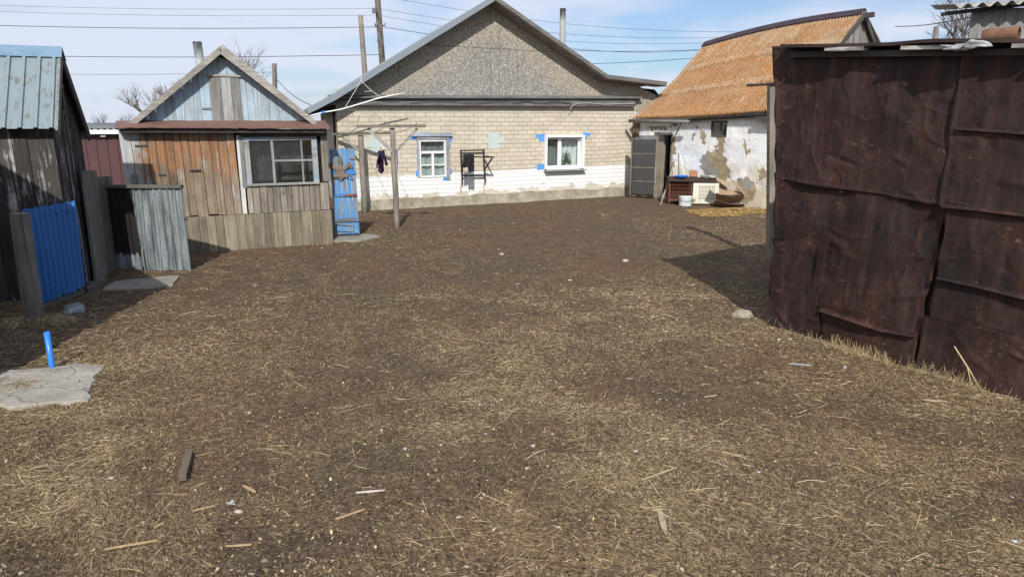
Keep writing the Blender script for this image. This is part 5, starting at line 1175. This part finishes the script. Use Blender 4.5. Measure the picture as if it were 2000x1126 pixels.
def left_bits():
    # weathered post and blue tin gate
    b = G(68, 632); tp = AY(38, 416, b.y); m = MB(); w = .085
    m.hexa([(b.x-w, b.y-.05, -.1), (b.x+w, b.y-.05, -.1), (b.x+w, b.y+.05, -.1), (b.x-w, b.y+.05, -.1), (tp.x-w*.9, b.y-.05, tp.z), (tp.x+w*.9, b.y-.05, tp.z+.0), (tp.x+w*.9, b.y+.05, tp.z), (tp.x-w*.9, b.y+.05, tp.z)])
    tag(m.build('leaning_post', wood('old_post_wood', (.36, .325, .28), 'z'), bevel=.008), 'thick leaning grey wooden post at the left end of the blue tin gate', 'post')
    F = Frame(G(78, 614), G(168, 577)); t = thing('blue_tin_gate', 'bright blue corrugated tin gate leaning against the black shed', 'gate', F)
    x0, z0 = F.px(40, 410); x1, z1 = F.px(146, 392); L = F.len; zb = .12
    m = MB(); N = 9; pts = []
    for i in range(N):
        for f, h in ((0, 0), (.55, 0), (.68, 1), (.88, 1)): pts.append(((i+f)/N, h))
    pts.append((1, 0)); k = len(pts); vs = []
    for j in range(5):
        q = j/4
        for (f, h) in pts:
            zt = z0+(z1-z0)*f; xb = L*f-.02; xt = x0*.35*(1-f)+(L+(x1-L)*.35)*f
            vs.append((xb+(xt-xb)*q, -h*.030+.006*math.sin(f*7+q*5), zb+(.02*math.sin(f*40))*(q == 0)+(zt-zb)*q+(.010*math.sin(f*33))*(q == 1)))
    m.add(vs, [(j*k+i, j*k+i+1, (j+1)*k+i+1, (j+1)*k+i) for j in range(4) for i in range(k-1)], .5)
    Mb = NM('blue_tin'); n = Mb.noise(None, 3, 6, .6); g = Mb.noise(Mb.vm('MULTIPLY', Mb.obj, (1, 1, .25)), 8, 5, .7); Mb.color(Mb.mix(Mb.ramp(g, [(.62, 0), (.8, .5)]), Mb.mix(n, (.035, .135, .36), (.055, .19, .48)), (.16, .20, .26))).rough(.42).bump(n, .01, .2)
    m.build('tin_sheet', Mb.mat, t, solid=.003)
    m = MB(); m.bar((-.02, .03, .11), (L, .03, .09), .035, .10); m.build('frame_rail', W_greyx, t); m = MB(); m.bar((0, .03, .9), (L, .03, .88), .03, .08); m.build('frame_rail', W_greyx, t)
    for f in (.1, .35, .6, .85):
        for q in (.12, .9): m = MB(); x = L*f; z = zb+(z0+(z1-z0)*f-zb)*q; m.tube([(x, -.022, z), (x, -.01, z)], .008, 6); m.build('screw', M_wire, t)
    # grey plank fence
    F = Frame(G(190, 548), G(229, 526)); t = thing('plank_fence', 'short grey fence of two tall weathered planks between the black shed and the tin gate', 'fence', F)
    L = F.len; m = MB(); za = F.px(178, 330)[1]; zb_ = F.px(205, 342)[1]
    k = -.0; xa = F.px(166, 335)[0]; kk = xa/za*.5
    for (a, b, z) in ((-.02, L*.58, za), (L*.60, L*.98, zb_)): m.hexa([(a, 0, -.05), (b, 0, -.05), (b, .03, -.05), (a, .03, -.05), (a+kk*z, 0, z), (b+kk*z, 0, z-.03), (b+kk*z, .03, z-.03), (a+kk*z, .03, z)])
    m.build('planks', wood('fence_planks', (.28, .255, .22)), t)
    m = MB(); z = zb_-.02; m.hexa([(L*.98, -.05, -.05), (L*1.1, -.05, -.05), (L*1.1, .05, -.05), (L*.98, .05, -.05), (L*.98+kk*z, -.05, z), (L*1.08+kk*z, -.05, z), (L*1.08+kk*z, .05, z), (L*.98+kk*z, .05, z)]); m.build('post', W_post, t)
    # corrugated galvanised gate with tar patch
    F = Frame(G(228, 527), G(373, 528)); t = thing('galvanised_gate', 'dull galvanised corrugated gate with a black tarred left part and wooden top rail', 'gate', F)
    L = F.len; zt = F.px(290, 364)[1]; xl, xr = F.px(211, 366)[0], F.px(357, 366)[0]
    M = NM('stained_galvanised'); o = M.sep(); n = M.noise(None, 4, 6, .7); s = M.noise(M.vm('MULTIPLY', M.obj, (1, 1, .12)), 12, 5, .7); f = M.noise(None, 90, 3, .6)
    c = M.mix(M.ramp(s, [(.4, 0), (.62, 1)]), (.14, .17, .185), (.36, .40, .41)); c = M.mix(.6, c, M.ramp(f, [(.3, .5), (.7, 1.3)]), 'MULTIPLY')
    c = M.mix(M.ramp(M.voro(None, 5.5), [(.05, .9), (.11, 0)]), c, (.20, .09, .04))
    tx = M.m('ADD', o[0], M.m('MULTIPLY', M.m('SUBTRACT', s, .5), .10)); tz = M.m('ADD', o[2], M.m('MULTIPLY', M.m('SUBTRACT', M.noise(M.vm('MULTIPLY', M.obj, (1, 1, .3)), 16, 5, .7), .5), .35))
    tar = M.m('MULTIPLY', M.m('LESS_THAN', tx, L*.36), M.m('GREATER_THAN', tz, .23))
    c = M.mix(M.m('MULTIPLY', tar, M.ramp(f, [(.30, .75), (.4, 1)])), c, (.016, .014, .013)); M.color(c).rough(.5).metal(M.m('MULTIPLY', M.m('SUBTRACT', 1, tar), .45)).bump(M.noise(None, 6, 3, .6), .015, .3)
    N = 11; pts = []
    for i in range(N):
        for fr, h in ((0, 0), (.62, 0), (.72, 1), (.9, 1)): pts.append(((i+fr)/N, h))
    pts.append((1, 0)); k = len(pts); vs = []; m = MB()
    for j in range(7):
        q = j/6
        for (fr, h) in pts: xb = L*fr; xt = xl*.5+(L+(xr-L)*.5-xl*.5)*fr; vs.append((xb+(xt-xb)*q, -h*.022+.008*math.sin(fr*9+q*4), .0+(zt-.02)*q+.012*(q == 0)*math.sin(fr*29)))
    m.add(vs, [(j*k+i, j*k+i+1, (j+1)*k+i+1, (j+1)*k+i) for j in range(6) for i in range(k-1)], .5); m.build('tin_sheet', M.mat, t, solid=.003)
    m = MB(); m.bar((xl*.5-.03, .0, zt), (L+(xr-L)*.5+.0, .0, zt+.0), .09, .045); m.build('top_rail', W_lintel, t)
    m = MB(); m.tube([(L*.99, -.02, zt*.62), (L*1.04, -.03, zt*.625), (L*1.06, -.03, zt*.615)], .008, 6); m.build('latch', M_rustdark, t)
    m = MB(); px_ = F.px(281, 500, -.05)[0]; m.bar((px_, -.05, -.05), (px_-.02, -.04, .32), .02, .015, (1, 0, 0)); m.build('prop_stick', W_post, t)
    # brown fluted metal building behind
    a = AY(150, 380, 15.0); F = Frame(Vector((a.x-1.0, 14.6, 0)), AY(262, 380, 15.4)); t = thing('brown_garage', 'brown profiled metal garage with a white eave showing between the two plank sheds', 'garage', F)
    L = F.len; ze = F.px(200, 262)[1]; m = MB(); corr(m, 0, L+.8, 0, 0, ze, .20, .012); m.build('wall', plain('brown_cladding', (.085, .042, .042), .55, 0, 5, .1, .12, 3), t, solid=.004)
    m = MB(); m.box(0, L+.8, .02, 4, 0, ze-.02); m.build('inner_wall', M_dark, t)
    m = MB(); m.box(-.1, L+.8, -.16, -.05, ze-.0, ze+.09); m.build('gutter', M_white, t, bevel=.01)
    m = MB(); m.grid(lambda p, q: (-.1+(L+.9)*p, -.14+4.2*q, ze+.11+.03*math.cos(p*2*math.pi*26)+.10*q), 26*6, 3); m.build('roof', plain('dark_roof', (.20, .21, .21), .6), t, smooth=True, solid=.01)
    m = MB(); q = pxr(F, 196, 264, 206, 267, -.1); m.box(q[0], q[1], -.1, -.02, q[2], q[3]); m.build('wall_lamp', M_white, t)
left_bits()

# ============================================================ THINGS LYING IN THE YARD
def rough_slab(name, px, z0, z1, mat, label, cat, n=5, am=.02):
    q = [G(u, v) for u, v in px]; pts = []
    for a, b in zip(q, q[1:]+q[:1]):
        for i in range(n): p = a.lerp(b, i/n); d = (b-a).normalized(); k = random.uniform(-am, am) if i else 0; pts.append((p.x-d.y*k, p.y+d.x*k))
    cx = sum(p[0] for p in pts)/len(pts); cy = sum(p[1] for p in pts)/len(pts); N = len(pts); vs = []; rings = [(1.0, z0), (1.0, z1-.012), (.985, z1), (.8, z1+.003), (.55, z1), (.28, z1+.002)]
    for s, z in rings:
        for i, (x, y) in enumerate(pts):
            X, Y = cx+(x-cx)*s, cy+(y-cy)*s; vs.append((X, Y, z+(float(fbm(X*6, Y*6, 3))-.5)*.018*(z > z0)))
    vs.append((cx, cy, z1)); fs = [(r*N+i, r*N+(i+1) % N, (r+1)*N+(i+1) % N, (r+1)*N+i) for r in range(len(rings)-1) for i in range(N)]+[((len(rings)-1)*N+i, (len(rings)-1)*N+(i+1) % N, len(rings)*N) for i in range(N)]
    m = MB(); m.add(vs, fs, .5); return tag(m.build(name, mat), label, cat)
def boulder(name, u, v, wpx, hpx, mat, label, cat, group=None, seed=1, flat=.6):
    c = G(u, v); s = wpx/2/(FPX/math.hypot(c.y, H)); m = MB(); rr = random.Random(seed); n1, n2 = 9, 14; vs = []
    ph = [rr.uniform(.8, 1.2) for _ in range(200)]
    for j in range(n1):
        for i in range(n2):
            a = math.pi*j/(n1-1); b = 2*math.pi*i/n2; k = ph[(j*5+i*(0 < j < n1-1)) % 200]*.5+.5
            vs.append((c.x+math.sin(a)*math.cos(b)*s*k, c.y+math.sin(a)*math.sin(b)*s*.8*k, math.cos(a)*s*flat*k+s*flat*.35))
    m.add(vs, [(j*n2+i, j*n2+(i+1) % n2, (j+1)*n2+(i+1) % n2, (j+1)*n2+i) for j in range(n1-1) for i in range(n2)], .5)
    return tag(m.build(name, mat), label, cat, group)
def yard():
    Mc = NM('cracked_concrete'); a = Mc.noise(None, 2.6, 6, .65); b = Mc.noise(None, 38, 6, .7)
    wv = Mc.vm('ADD', Mc.obj, Mc.vm('MULTIPLY', Mc.noise(None, 5, 4, .6, color=True), (.25, .25, 0))); ck = Mc.voro(wv, 2.1, 'DISTANCE_TO_EDGE'); pit = Mc.voro(None, 7)
    c = Mc.mix(Mc.ramp(a, [(.35, 0), (.62, 1)]), (.30, .275, .235), (.43, .405, .355)); c = Mc.mix(.6, c, Mc.ramp(b, [(.3, .6), (.7, 1.15)]), 'MULTIPLY')
    c = Mc.mix(Mc.m('MULTIPLY', Mc.ramp(ck, [(.003, .8), (.009, 0)]), .55), c, (.10, .08, .06)); c = Mc.mix(Mc.ramp(Mc.m('ADD', pit, Mc.m('MULTIPLY', a, .15)), [(.16, .85), (.22, 0)]), c, (.12, .08, .055))
    Mc.color(c).rough(.93).bump(Mc.m('ADD', b, Mc.m('MULTIPLY', Mc.ramp(ck, [(0, 0), (.02, 1)]), .6)), .02, .8)
    rough_slab('concrete_slab', ((-90, 742), (20, 727), (95, 722), (150, 714), (201, 720), (186, 738), (183, 752), (172, 786), (95, 790), (24, 801), (12, 795), (-90, 800)), -.05, .026, Mc.mat, 'cracked pale concrete slab beside the short blue pipe', 'slab')
    rough_slab('flat_board', ((200, 569), (226, 551), (352, 541), (338, 559), (296, 565)), -.02, .03, M_cement, 'grey flat slab lying in front of the galvanised gate', 'slab', am=.01)
    for i, px in enumerate((((170, 556), (204, 547), (210, 549), (178, 559)), ((166, 563), (197, 553), (206, 555), (172, 571)))):
        q = [G(u, v) for u, v in px]; m = MB(); m.slab([(p.x, p.y) for p in q], -.01, .03+.008*i); tag(m.build('plank_offcut', wood('offcut_%d' % i, (.20, .185, .16), 'x'), bevel=.004), ['upper', 'lower'][i]+' grey plank offcut lying by the foot of the black shed', 'plank')
    a = G(103, 722); b = AY(91, 648, a.y+.0); m = MB(); d = (b-a).normalized(); m.tube([a-d*.1, a, b], .022, 24, cap=False); tag(m.build('blue_pipe', plain('blue_pvc', (.03, .20, .62), .3, 0, 5, .03, .05, 3), smooth=True, solid=.003), 'short bright blue plastic pipe sticking up behind the concrete slab', 'pipe')
    # crushed tin box
    F = Frame(G(120, 610), G(140, 616)); m = MB(); m.hexa([(0, 0, .0), (.16, .0, .0), (.20, .17, .0), (.03, .20, .0), (.01, .03, .06), (.15, .02, .07), (.19, .16, .085), (.04, .18, .07)]); 
    for k in range(3): m.bar((.03+.05*k, .02, .075), (.06+.05*k, .17, .09), .008, .008)
    tag(m.build('crushed_tin', M_galv, None, F, bevel=.006), 'crushed grey tin box lying below the blue tin gate', 'tin')
    # rocks
    boulder('stone', 1450, 619, 40, 26, M_stone, 'pale angular stone lying in the yard near the iron shed corner', 'stone', None, 5, .55)
    m = MB(); p0, p1 = G(357, 940), G(371, 890); m.bar(p0+Vector((0, 0, .022)), p1+Vector((0, 0, .026)), .048, .040); tag(m.build('wood_billet', wood('billet', (.17, .13, .10), 'y'), bevel=.006), 'dark split wood billet lying on the straw in the left foreground', 'firewood')
    Ms = plain('fresh_splinter', (.40, .28, .16), .85, 0, 60, .3, .25, 20); Mg = plain('grey_splinter', (.36, .28, .20), .85, 0, 60, .3, .3, 20)
    def sliver(u0, v0, u1, v1, w, mat, label, t=.007, nm='wood_splinter', grp=None):
        a, b = G(u0, v0), G(u1, v1); z = float(hgt(np.array([(a.x+b.x)/2]), np.array([(a.y+b.y)/2]))[0])+.008; d = (b-a).normalized(); s = Vector((-d.y, d.x, 0)); m = MB(); pts = []; L = (b-a).length
        for f, k in ((0, .25), (.12, .8), (.5, 1.0), (.85, .75), (1, .2)): pts.append(a+d*L*f+s*w*k/2*random.uniform(.8, 1.2))
        for f, k in ((1, .2), (.8, .8), (.45, 1.0), (.1, .7), (0, .2)): pts.append(a+d*L*f-s*w*k/2*random.uniform(.8, 1.2))
        m.slab([(p.x, p.y) for p in pts], z, z+t); tag(m.build(nm, mat), label, 'splinter', grp)
    sliver(1288, 997, 1300, 1043, .034, Mg, 'broad pointed greyish brown wood chip on dark earth at the bottom right of centre')
    sliver(474, 950, 500, 964, .020, Ms, 'short bright orange wood chip right of the dark billet'); sliver(300, 1025, 322, 1014, .014, Ms, 'small orange chip low in the left foreground')
    sliver(376, 997, 420, 987, .011, Ms, 'thin orange splinter below the dark billet'); sliver(655, 1024, 714, 1004, .012, Ms, 'long tan splinter in the foreground left of centre')
    sliver(202, 1066, 308, 1048, .012, Ms, 'longest orange bark strip in the lower left foreground'); sliver(440, 1065, 492, 1062, .010, Ms, 'low narrow tan splinter near the bottom edge')
    sliver(696, 972, 752, 967, .010, plain('bone_pale', (.62, .56, .50), .8), 'pale forked twig lying in the foreground left of centre'); sliver(1252, 945, 1320, 921, .008, plain('stalk_pale', (.42, .34, .22), .8), 'long bent pale stalk end right of centre')
    sliver(1800, 782, 1850, 786, .025, Mg, 'grey brown flat chip in the straw below the iron shed'); sliver(1540, 712, 1586, 716, .035, M_asb, 'flat grey slate fragment in the straw near the iron shed')
    sliver(1375, 912-130, 1400, 778, .01, Mg, 'tiny grey wood splinter right of the yard middle')
    # feather tufts
    Mf = plain('down', (.60, .60, .62), .9, 0, 5, 0, .15, 30)
    def feather(u, v, s, seed):
        c = G(u, v); c.z = float(hgt(np.array([c.x]), np.array([c.y]))[0])+.006; rr = random.Random(seed); m = MB()
        for i in range(46):
            a = rr.uniform(0, 6.28); L = s*rr.uniform(.4, 1); p = c+Vector((rr.uniform(-s, s)*.3, rr.uniform(-s, s)*.2, 0)); d = Vector((math.cos(a), math.sin(a)*.7, rr.uniform(0, .7))); q = p+d*L; w = Vector((-d.y, d.x, .3))*s*.07
            m.add([p-w, p+w, q+w*.4, q-w*.4], [(0, 1, 2, 3)])
        tag(m.build('feather_tuft', Mf), 'small white feather tuft lying on the trampled straw', 'feather', 'white feather tufts scattered over the yard')
    for i, (u, v, s) in enumerate(((450, 985, .030), (214, 935, .024), (205, 855, .018), (520, 834, .016), (486, 808, .02), (935, 795, .018), (1040, 882, .022), (1028, 922, .02), (1240, 888, .022), (1078, 856, .014), (948, 855, .014), (1480, 922, .02), (1520, 665, .03), (1648, 722, .03), (860, 878, .016), (790, 886, .02), (1980, 1060, .022), (1140, 733, .02), (280, 912, .018), (712, 875, .014))): feather(u, v, s, i)
    for i, (u, v, w, nm) in enumerate(((1113, 549, 11, 'white'), (1300, 648, 8, 'white'), (1145, 997, 8, 'white'), (466, 1000, 16, 'chalky'), (1083, 762, 7, 'white'), (1275, 620, 9, 'tan'), (980, 497, 9, 'white'), (1222, 510, 12, 'pale'))):
        boulder('pebble', u, v, w, w, plain('pebble_%d' % i, (.40, .36, .30) if nm != 'tan' else (.42, .32, .20), .8, 0, 30, .3, .15), 'small pale pebble lying loose on the brown earth', 'pebble', 'pale pebbles scattered over the yard', i+20, .5)
yard()
def dry_grass():
    # along the foot of the rusty shed
    n = 5200; s = RNG.random(n)*FR.len*1.15+.0; off = -np.abs(RNG.normal(0, .05, n))-.035; a = FR.o; 
    P = np.stack([a.x+FR.x.x*s+FR.y.x*off, a.y+FR.x.y*s+FR.y.y*off], 1); k = (vnoise(s*5, 1.0) > .42) | (RNG.random(n) < .12); P = P[k]; n = len(P)
    ribbons('dry_grass', P, .04+RNG.random(n)**2*.12, .0012+RNG.random(n)*.0018, RNG.random(n)*6.28, RNG.normal(0, .6, n), .02, .45+.5*RNG.random(n), M_straw, 'tufts of dry pale grass along the foot of the iron shed', 'dry grass', up=.006+RNG.random(n)**4*.12)
    n = 1400; c = G(82, 634); P = np.stack([c.x+RNG.normal(0, .16, n), c.y+RNG.normal(0, .10, n)], 1)
    ribbons('dry_grass', P, .08+RNG.random(n)*.14, .002+RNG.random(n)*.002, RNG.random(n)*6.28, RNG.normal(0, .8, n), .03, .35+.5*RNG.random(n), M_straw, 'dry grass clump around the foot of the leaning post', 'dry grass', up=.02+RNG.random(n)*.10)
    n = 1500; P = scatter(n*4, 5, 12, .5, lambda x, y: ((x < -3.9) & (x > -6)).astype(float)*.9)[:n*2]; n = len(P)
    ribbons('weedy_straw', P, .05+RNG.random(n)*.16, .003+RNG.random(n)*.002, RNG.random(n)*6.28, RNG.normal(0, .6, n), .03, .25+.5*RNG.random(n), M_straw, 'sparse long straw lying in the shade by the black shed', 'straw')
    # golden hay scattered before the clay house
    n = 9000; q = RNG.random(n)*6.28; rr = np.sqrt(RNG.random(n)); c = G(1430, 415); P = np.stack([c.x+np.cos(q)*rr*1.5+.1, c.y+np.sin(q)*rr*.9+.25*np.cos(q)], 1)
    k = vnoise(P[:, 0]*2.2, P[:, 1]*2.2) > .34; P = P[k]; n = len(P)
    ribbons('hay_patch', P, .05+RNG.random(n)*.08, .007+RNG.random(n)*.004, RNG.random(n)*6.28, RNG.normal(0, .4, n), .03, RNG.random(n), M_hay, 'golden hay scattered in front of the cardboard heap', 'hay')
    # a thick upright stalk by the shed
    b = G(1915, 762); m = MB(); m.tube([b, AY(1895, 725, b.y), AY(1864, 676, b.y-.02)], [.007, .006, .005], 6); m.tube([G(1900, 764), AY(1889, 715, b.y-.03)], [.004, .003], 5)
    tag(m.build('dry_stalk', plain('stalk', (.46, .36, .20), .8), smooth=True), 'tall pale dry stalk standing in the grass at the foot of the iron shed', 'stalk')
dry_grass()

# ============================================================ BACKGROUND: poles, wires, trees, far shed
def background():
    def pole(u0, v0, u1, v1, Y, r, label, name='utility_pole'):
        tp = AY(u0, v0, Y); md = AY(u1, v1, Y); d = (tp-md)/(tp.z-md.z); b = tp-d*tp.z; m = MB(); k = 10
        m.tube([b.lerp(tp, i/k) for i in range(k+1)], [r*(1.15-.25*i/k) for i in range(k+1)], 10)
        t = thing(name, label, 'pole', loc=(0, 0, 0)); m.build('pole', W_post, t, smooth=True); return t
    p1 = pole(704, 30, 712, 135, 30, .11, 'shorter bare wooden pole standing behind the left roof slope')
    p2 = pole(734, -45, 746, 112, 31, .13, 'taller wooden utility pole with wires behind the left roof slope')
    for (u, v, s) in ((734, 22, -1), (739, 52, -1), (746, 50, 1)): m = MB(); a = AY(u, v, 30.8); m.tube([a, a+Vector((s*.12, 0, 0)), a+Vector((s*.14, 0, .1))], .025, 6); m.build('insulator', M_wire, p2)
    m = MB(); m.tube([AY(732, 16, 30.7), AY(731, 26, 30.7)], [.09, .11], 10); m.build('lamp_box', plain('lamp_grey', (.12, .13, .15), .5), p2)
    m = MB(); m.tube([AY(737+i*1.3, 25+i*11, 30.8)+Vector((.14*math.sin(i*2.2), -.1, 0)) for i in range(9)], .014, 5); m.build('loose_cable', M_wire, p2)
    p3 = pole(536, 124, 537, 172, 22, .075, 'short square wooden post behind the right roof slope of the plank shed', 'short_pole')
    m = MB(); tp = AY(536, 124, 22); m.tube([AY(531, 130, 22), AY(537, 130, 22)], .03, 6); m.build('insulator', M_wire, p3)
    def wire(name, pts, Y0, Y1, r, label, sag=.12):
        a = AY(*pts[0], Y0); b = AY(*pts[1], Y1); m = MB(); m.tube([a.lerp(b, i/16)+Vector((0, 0, -sag*math.sin(math.pi*i/16))) for i in range(17)], r, 5, cap=False)
        tag(m.build(name, M_wire), label, 'wire', 'overhead wires crossing the sky')
    W = [((-150, 6), (736, 17), 'topmost'), ((-150, 18), (736, 30), 'second highest'), ((-150, 46), (738, 53), 'third highest'), ((-150, 105), (748, 107), 'lowest long')]
    for i, (a, b, nm) in enumerate(W): wire('power_line', (a, b), 31, 31, .013 if i > 1 else .006, nm+' overhead wire left of the tall utility pole')
    W2 = [((736, -8), (1560, 62), 'highest'), ((737, 17), (1500, 71), 'second'), ((738, 30), (1440, 82), 'third'), ((748, 53), (1440, 94), 'fourth')]
    for i, (a, b, nm) in enumerate(W2): wire('power_line', (a, b), 31, 33, .007 if i < 3 else .012, nm+' overhead wire running right from the tall utility pole', .5)
    wire('power_line', ((770, 113), (1440, 107)), 33, 33, .012, 'lowest black cable right of the chimney flue', .35)
    wire('power_line', ((1040, 86), (1440, 92)), 33, 33, .007, 'thin cable crossing the lower black cable right of the flue', .3)
    wire('power_line', ((-150, 137), (536, 141)), 30, 22, .006, 'faint thin wire reaching the short post from the left')
    wire('power_line', ((538, 153), (610, 207)), 22, 17, .009, 'short drop wire from the short post to the brick house', .1)
    wire('power_line', ((1748, 52), (1905, 32)), 20, 12, .010, 'drop wire between the lichened roof and the far right shed', .05)
    def tree(u, v0, vb, Y, spread, label, n=5, seed=1, thin=1.0, name='bare_tree', up=.55):
        rr = random.Random(seed); base = AY(u, 300, Y); base.z = 0; top = AY(u, v0, Y).z; fork = AY(u, vb, Y).z; t = thing(name, label, 'tree', loc=(0, 0, 0)); m = MB()
        m.tube([base+Vector((0, 0, -.1)), base+Vector((.05, 0, fork*.5)), base+Vector((0, 0, fork))], [.16*thin, .12*thin, .08*thin], 8); m.build('trunk', M_bark, t, smooth=True); m = MB()
        Hh = top-fork
        def br(p, d, L, r, k):
            pts = [p]; q = p.copy(); dd = d.copy()
            for i in range(4): dd = (dd+Vector((rr.gauss(0, .13), rr.gauss(0, .13), rr.gauss(.04, .08)))).normalized(); q = q+dd*L/4; pts.append(q.copy())
            m.tube(pts, [r*(1-.18*i) for i in range(5)], 4 if k > 0 else 3, cap=False)
            if k == 0: return
            for i in range(rr.randint(3, 4)+(k > 2)):
                f = rr.uniform(.3, 1); b = pts[int(f*3)+1 if f < 1 else 4]; a = rr.uniform(0, 6.28); e = (dd+Vector((math.cos(a), math.sin(a), rr.uniform(-.1, .5)))*rr.uniform(.45, .85)).normalized(); br(b, e, L*rr.uniform(.5, .72), r*.55, k-1)
        for i in range(n):
            a = 6.28*i/n+rr.uniform(-.4, .4); br(base+Vector((0, 0, fork-rr.uniform(0, .3)*Hh)), Vector((math.cos(a)*spread, math.sin(a)*spread, up+rr.uniform(0, .5))).normalized(), Hh*rr.uniform(.5, .75), .045*thin, 3)
        m.build('branches', M_bark, t)
    tree(316, 132, 235, 32, .75, 'rounded bare tree standing behind the left roof slope of the plank shed', 6, 3, .8)
    tree(345, 140, 200, 33, .6, 'smaller bare tree close to the plank shed flue', 4, 8, .6)
    tree(492, 88, 215, 30, .25, 'upright bare tree behind the right roof slope of the plank shed', 5, 5, .7, up=1.0)
    tree(480, 120, 215, 30, .25, 'low upright bare sapling behind the ridge of the plank shed', 3, 15, .6, up=1.0)
    tree(200, 215, 258, 34, .4, 'low thin bare bush above the brown garage roof', 4, 9, .35, up=1.0)
    tree(268, 205, 250, 31, .8, 'faint bare bush at the left foot of the pale blue gable', 3, 19, .4)
    tree(1852, -40, 120, 28, .45, 'tall bare birch behind the iron shed at upper right', 7, 12, .9, up=.9)
    tree(1822, 20, 120, 29, .35, 'thin bare tree left of the birch at upper right', 4, 22, .6, up=.9)
    m = MB(); a = AY(1829, 52, 24); b = a.copy(); b.z = 0; m.tube([b, a], [.09, .07], 8); tag(m.build('brown_post', W_post), 'short brown post top poking above the iron shed roof', 'post')
    # grey shed at the far right
    Y = 11.5; A = AY(1893, 60, Y); B = AY(2400, 60, Y-.6); F = Frame(Vector((A.x, A.y, 0)), Vector((B.x, B.y, 0))); t = thing('grey_plank_shed', 'grey plank shed with a wavy slate eave rising behind the iron shed at the right', 'shed', F)
    z = F.px(1920, 17)[1]; m = MB(); planks(m, 0, F.len, 0, 0, z, .155, .024, .008, .006); m.build('plank_wall', wood('bluish_grey_planks', (.27, .275, .27)), t)
    m = MB(); m.box(.1, F.len, .05, .09, 0, z-.05); m.build('inner_wall', M_dark, t)
    z2 = F.px(1900, 12, -.35)[1]; m = MB(); x0 = F.px(1863, 10, -.35)[0]; N = 16; Lr = 3.2; m.grid(lambda p, q: (x0+Lr*p, -.35+.9*q, z2+.035*math.cos(p*2*math.pi*N)+.12*q+p*.14), N*8, 3); m.build('slate_roof', M_asb, t, smooth=True, solid=.012)
    m = MB(); a = F.px(1840, 28, -.1); m.bar((a[0], -.1, a[1]), (a[0]+1.6, -.1, a[1]+.16), .1, .05); m.build('eave_board', W_dark, t)
    # neighbouring building whose gable shades the left of the yard (outside the frame)
    F = Frame(Vector((-8.6, 5.25, 0)), Vector((-4.32, 5.35, 0))); t = thing('neighbour_barn', 'plank barn just outside the left edge whose gable shades the ground', 'barn', F)
    L = F.len; m = MB(); m.box(0, L, -3.2, 0, 0, 2.6); m.prism([(0, 2.6), (L, 2.6), (L-1.0, 3.5), (L-1.8, 3.95), (.4, 3.2)], -3.2, 0); m.build('wall', W_grey, t)
background()
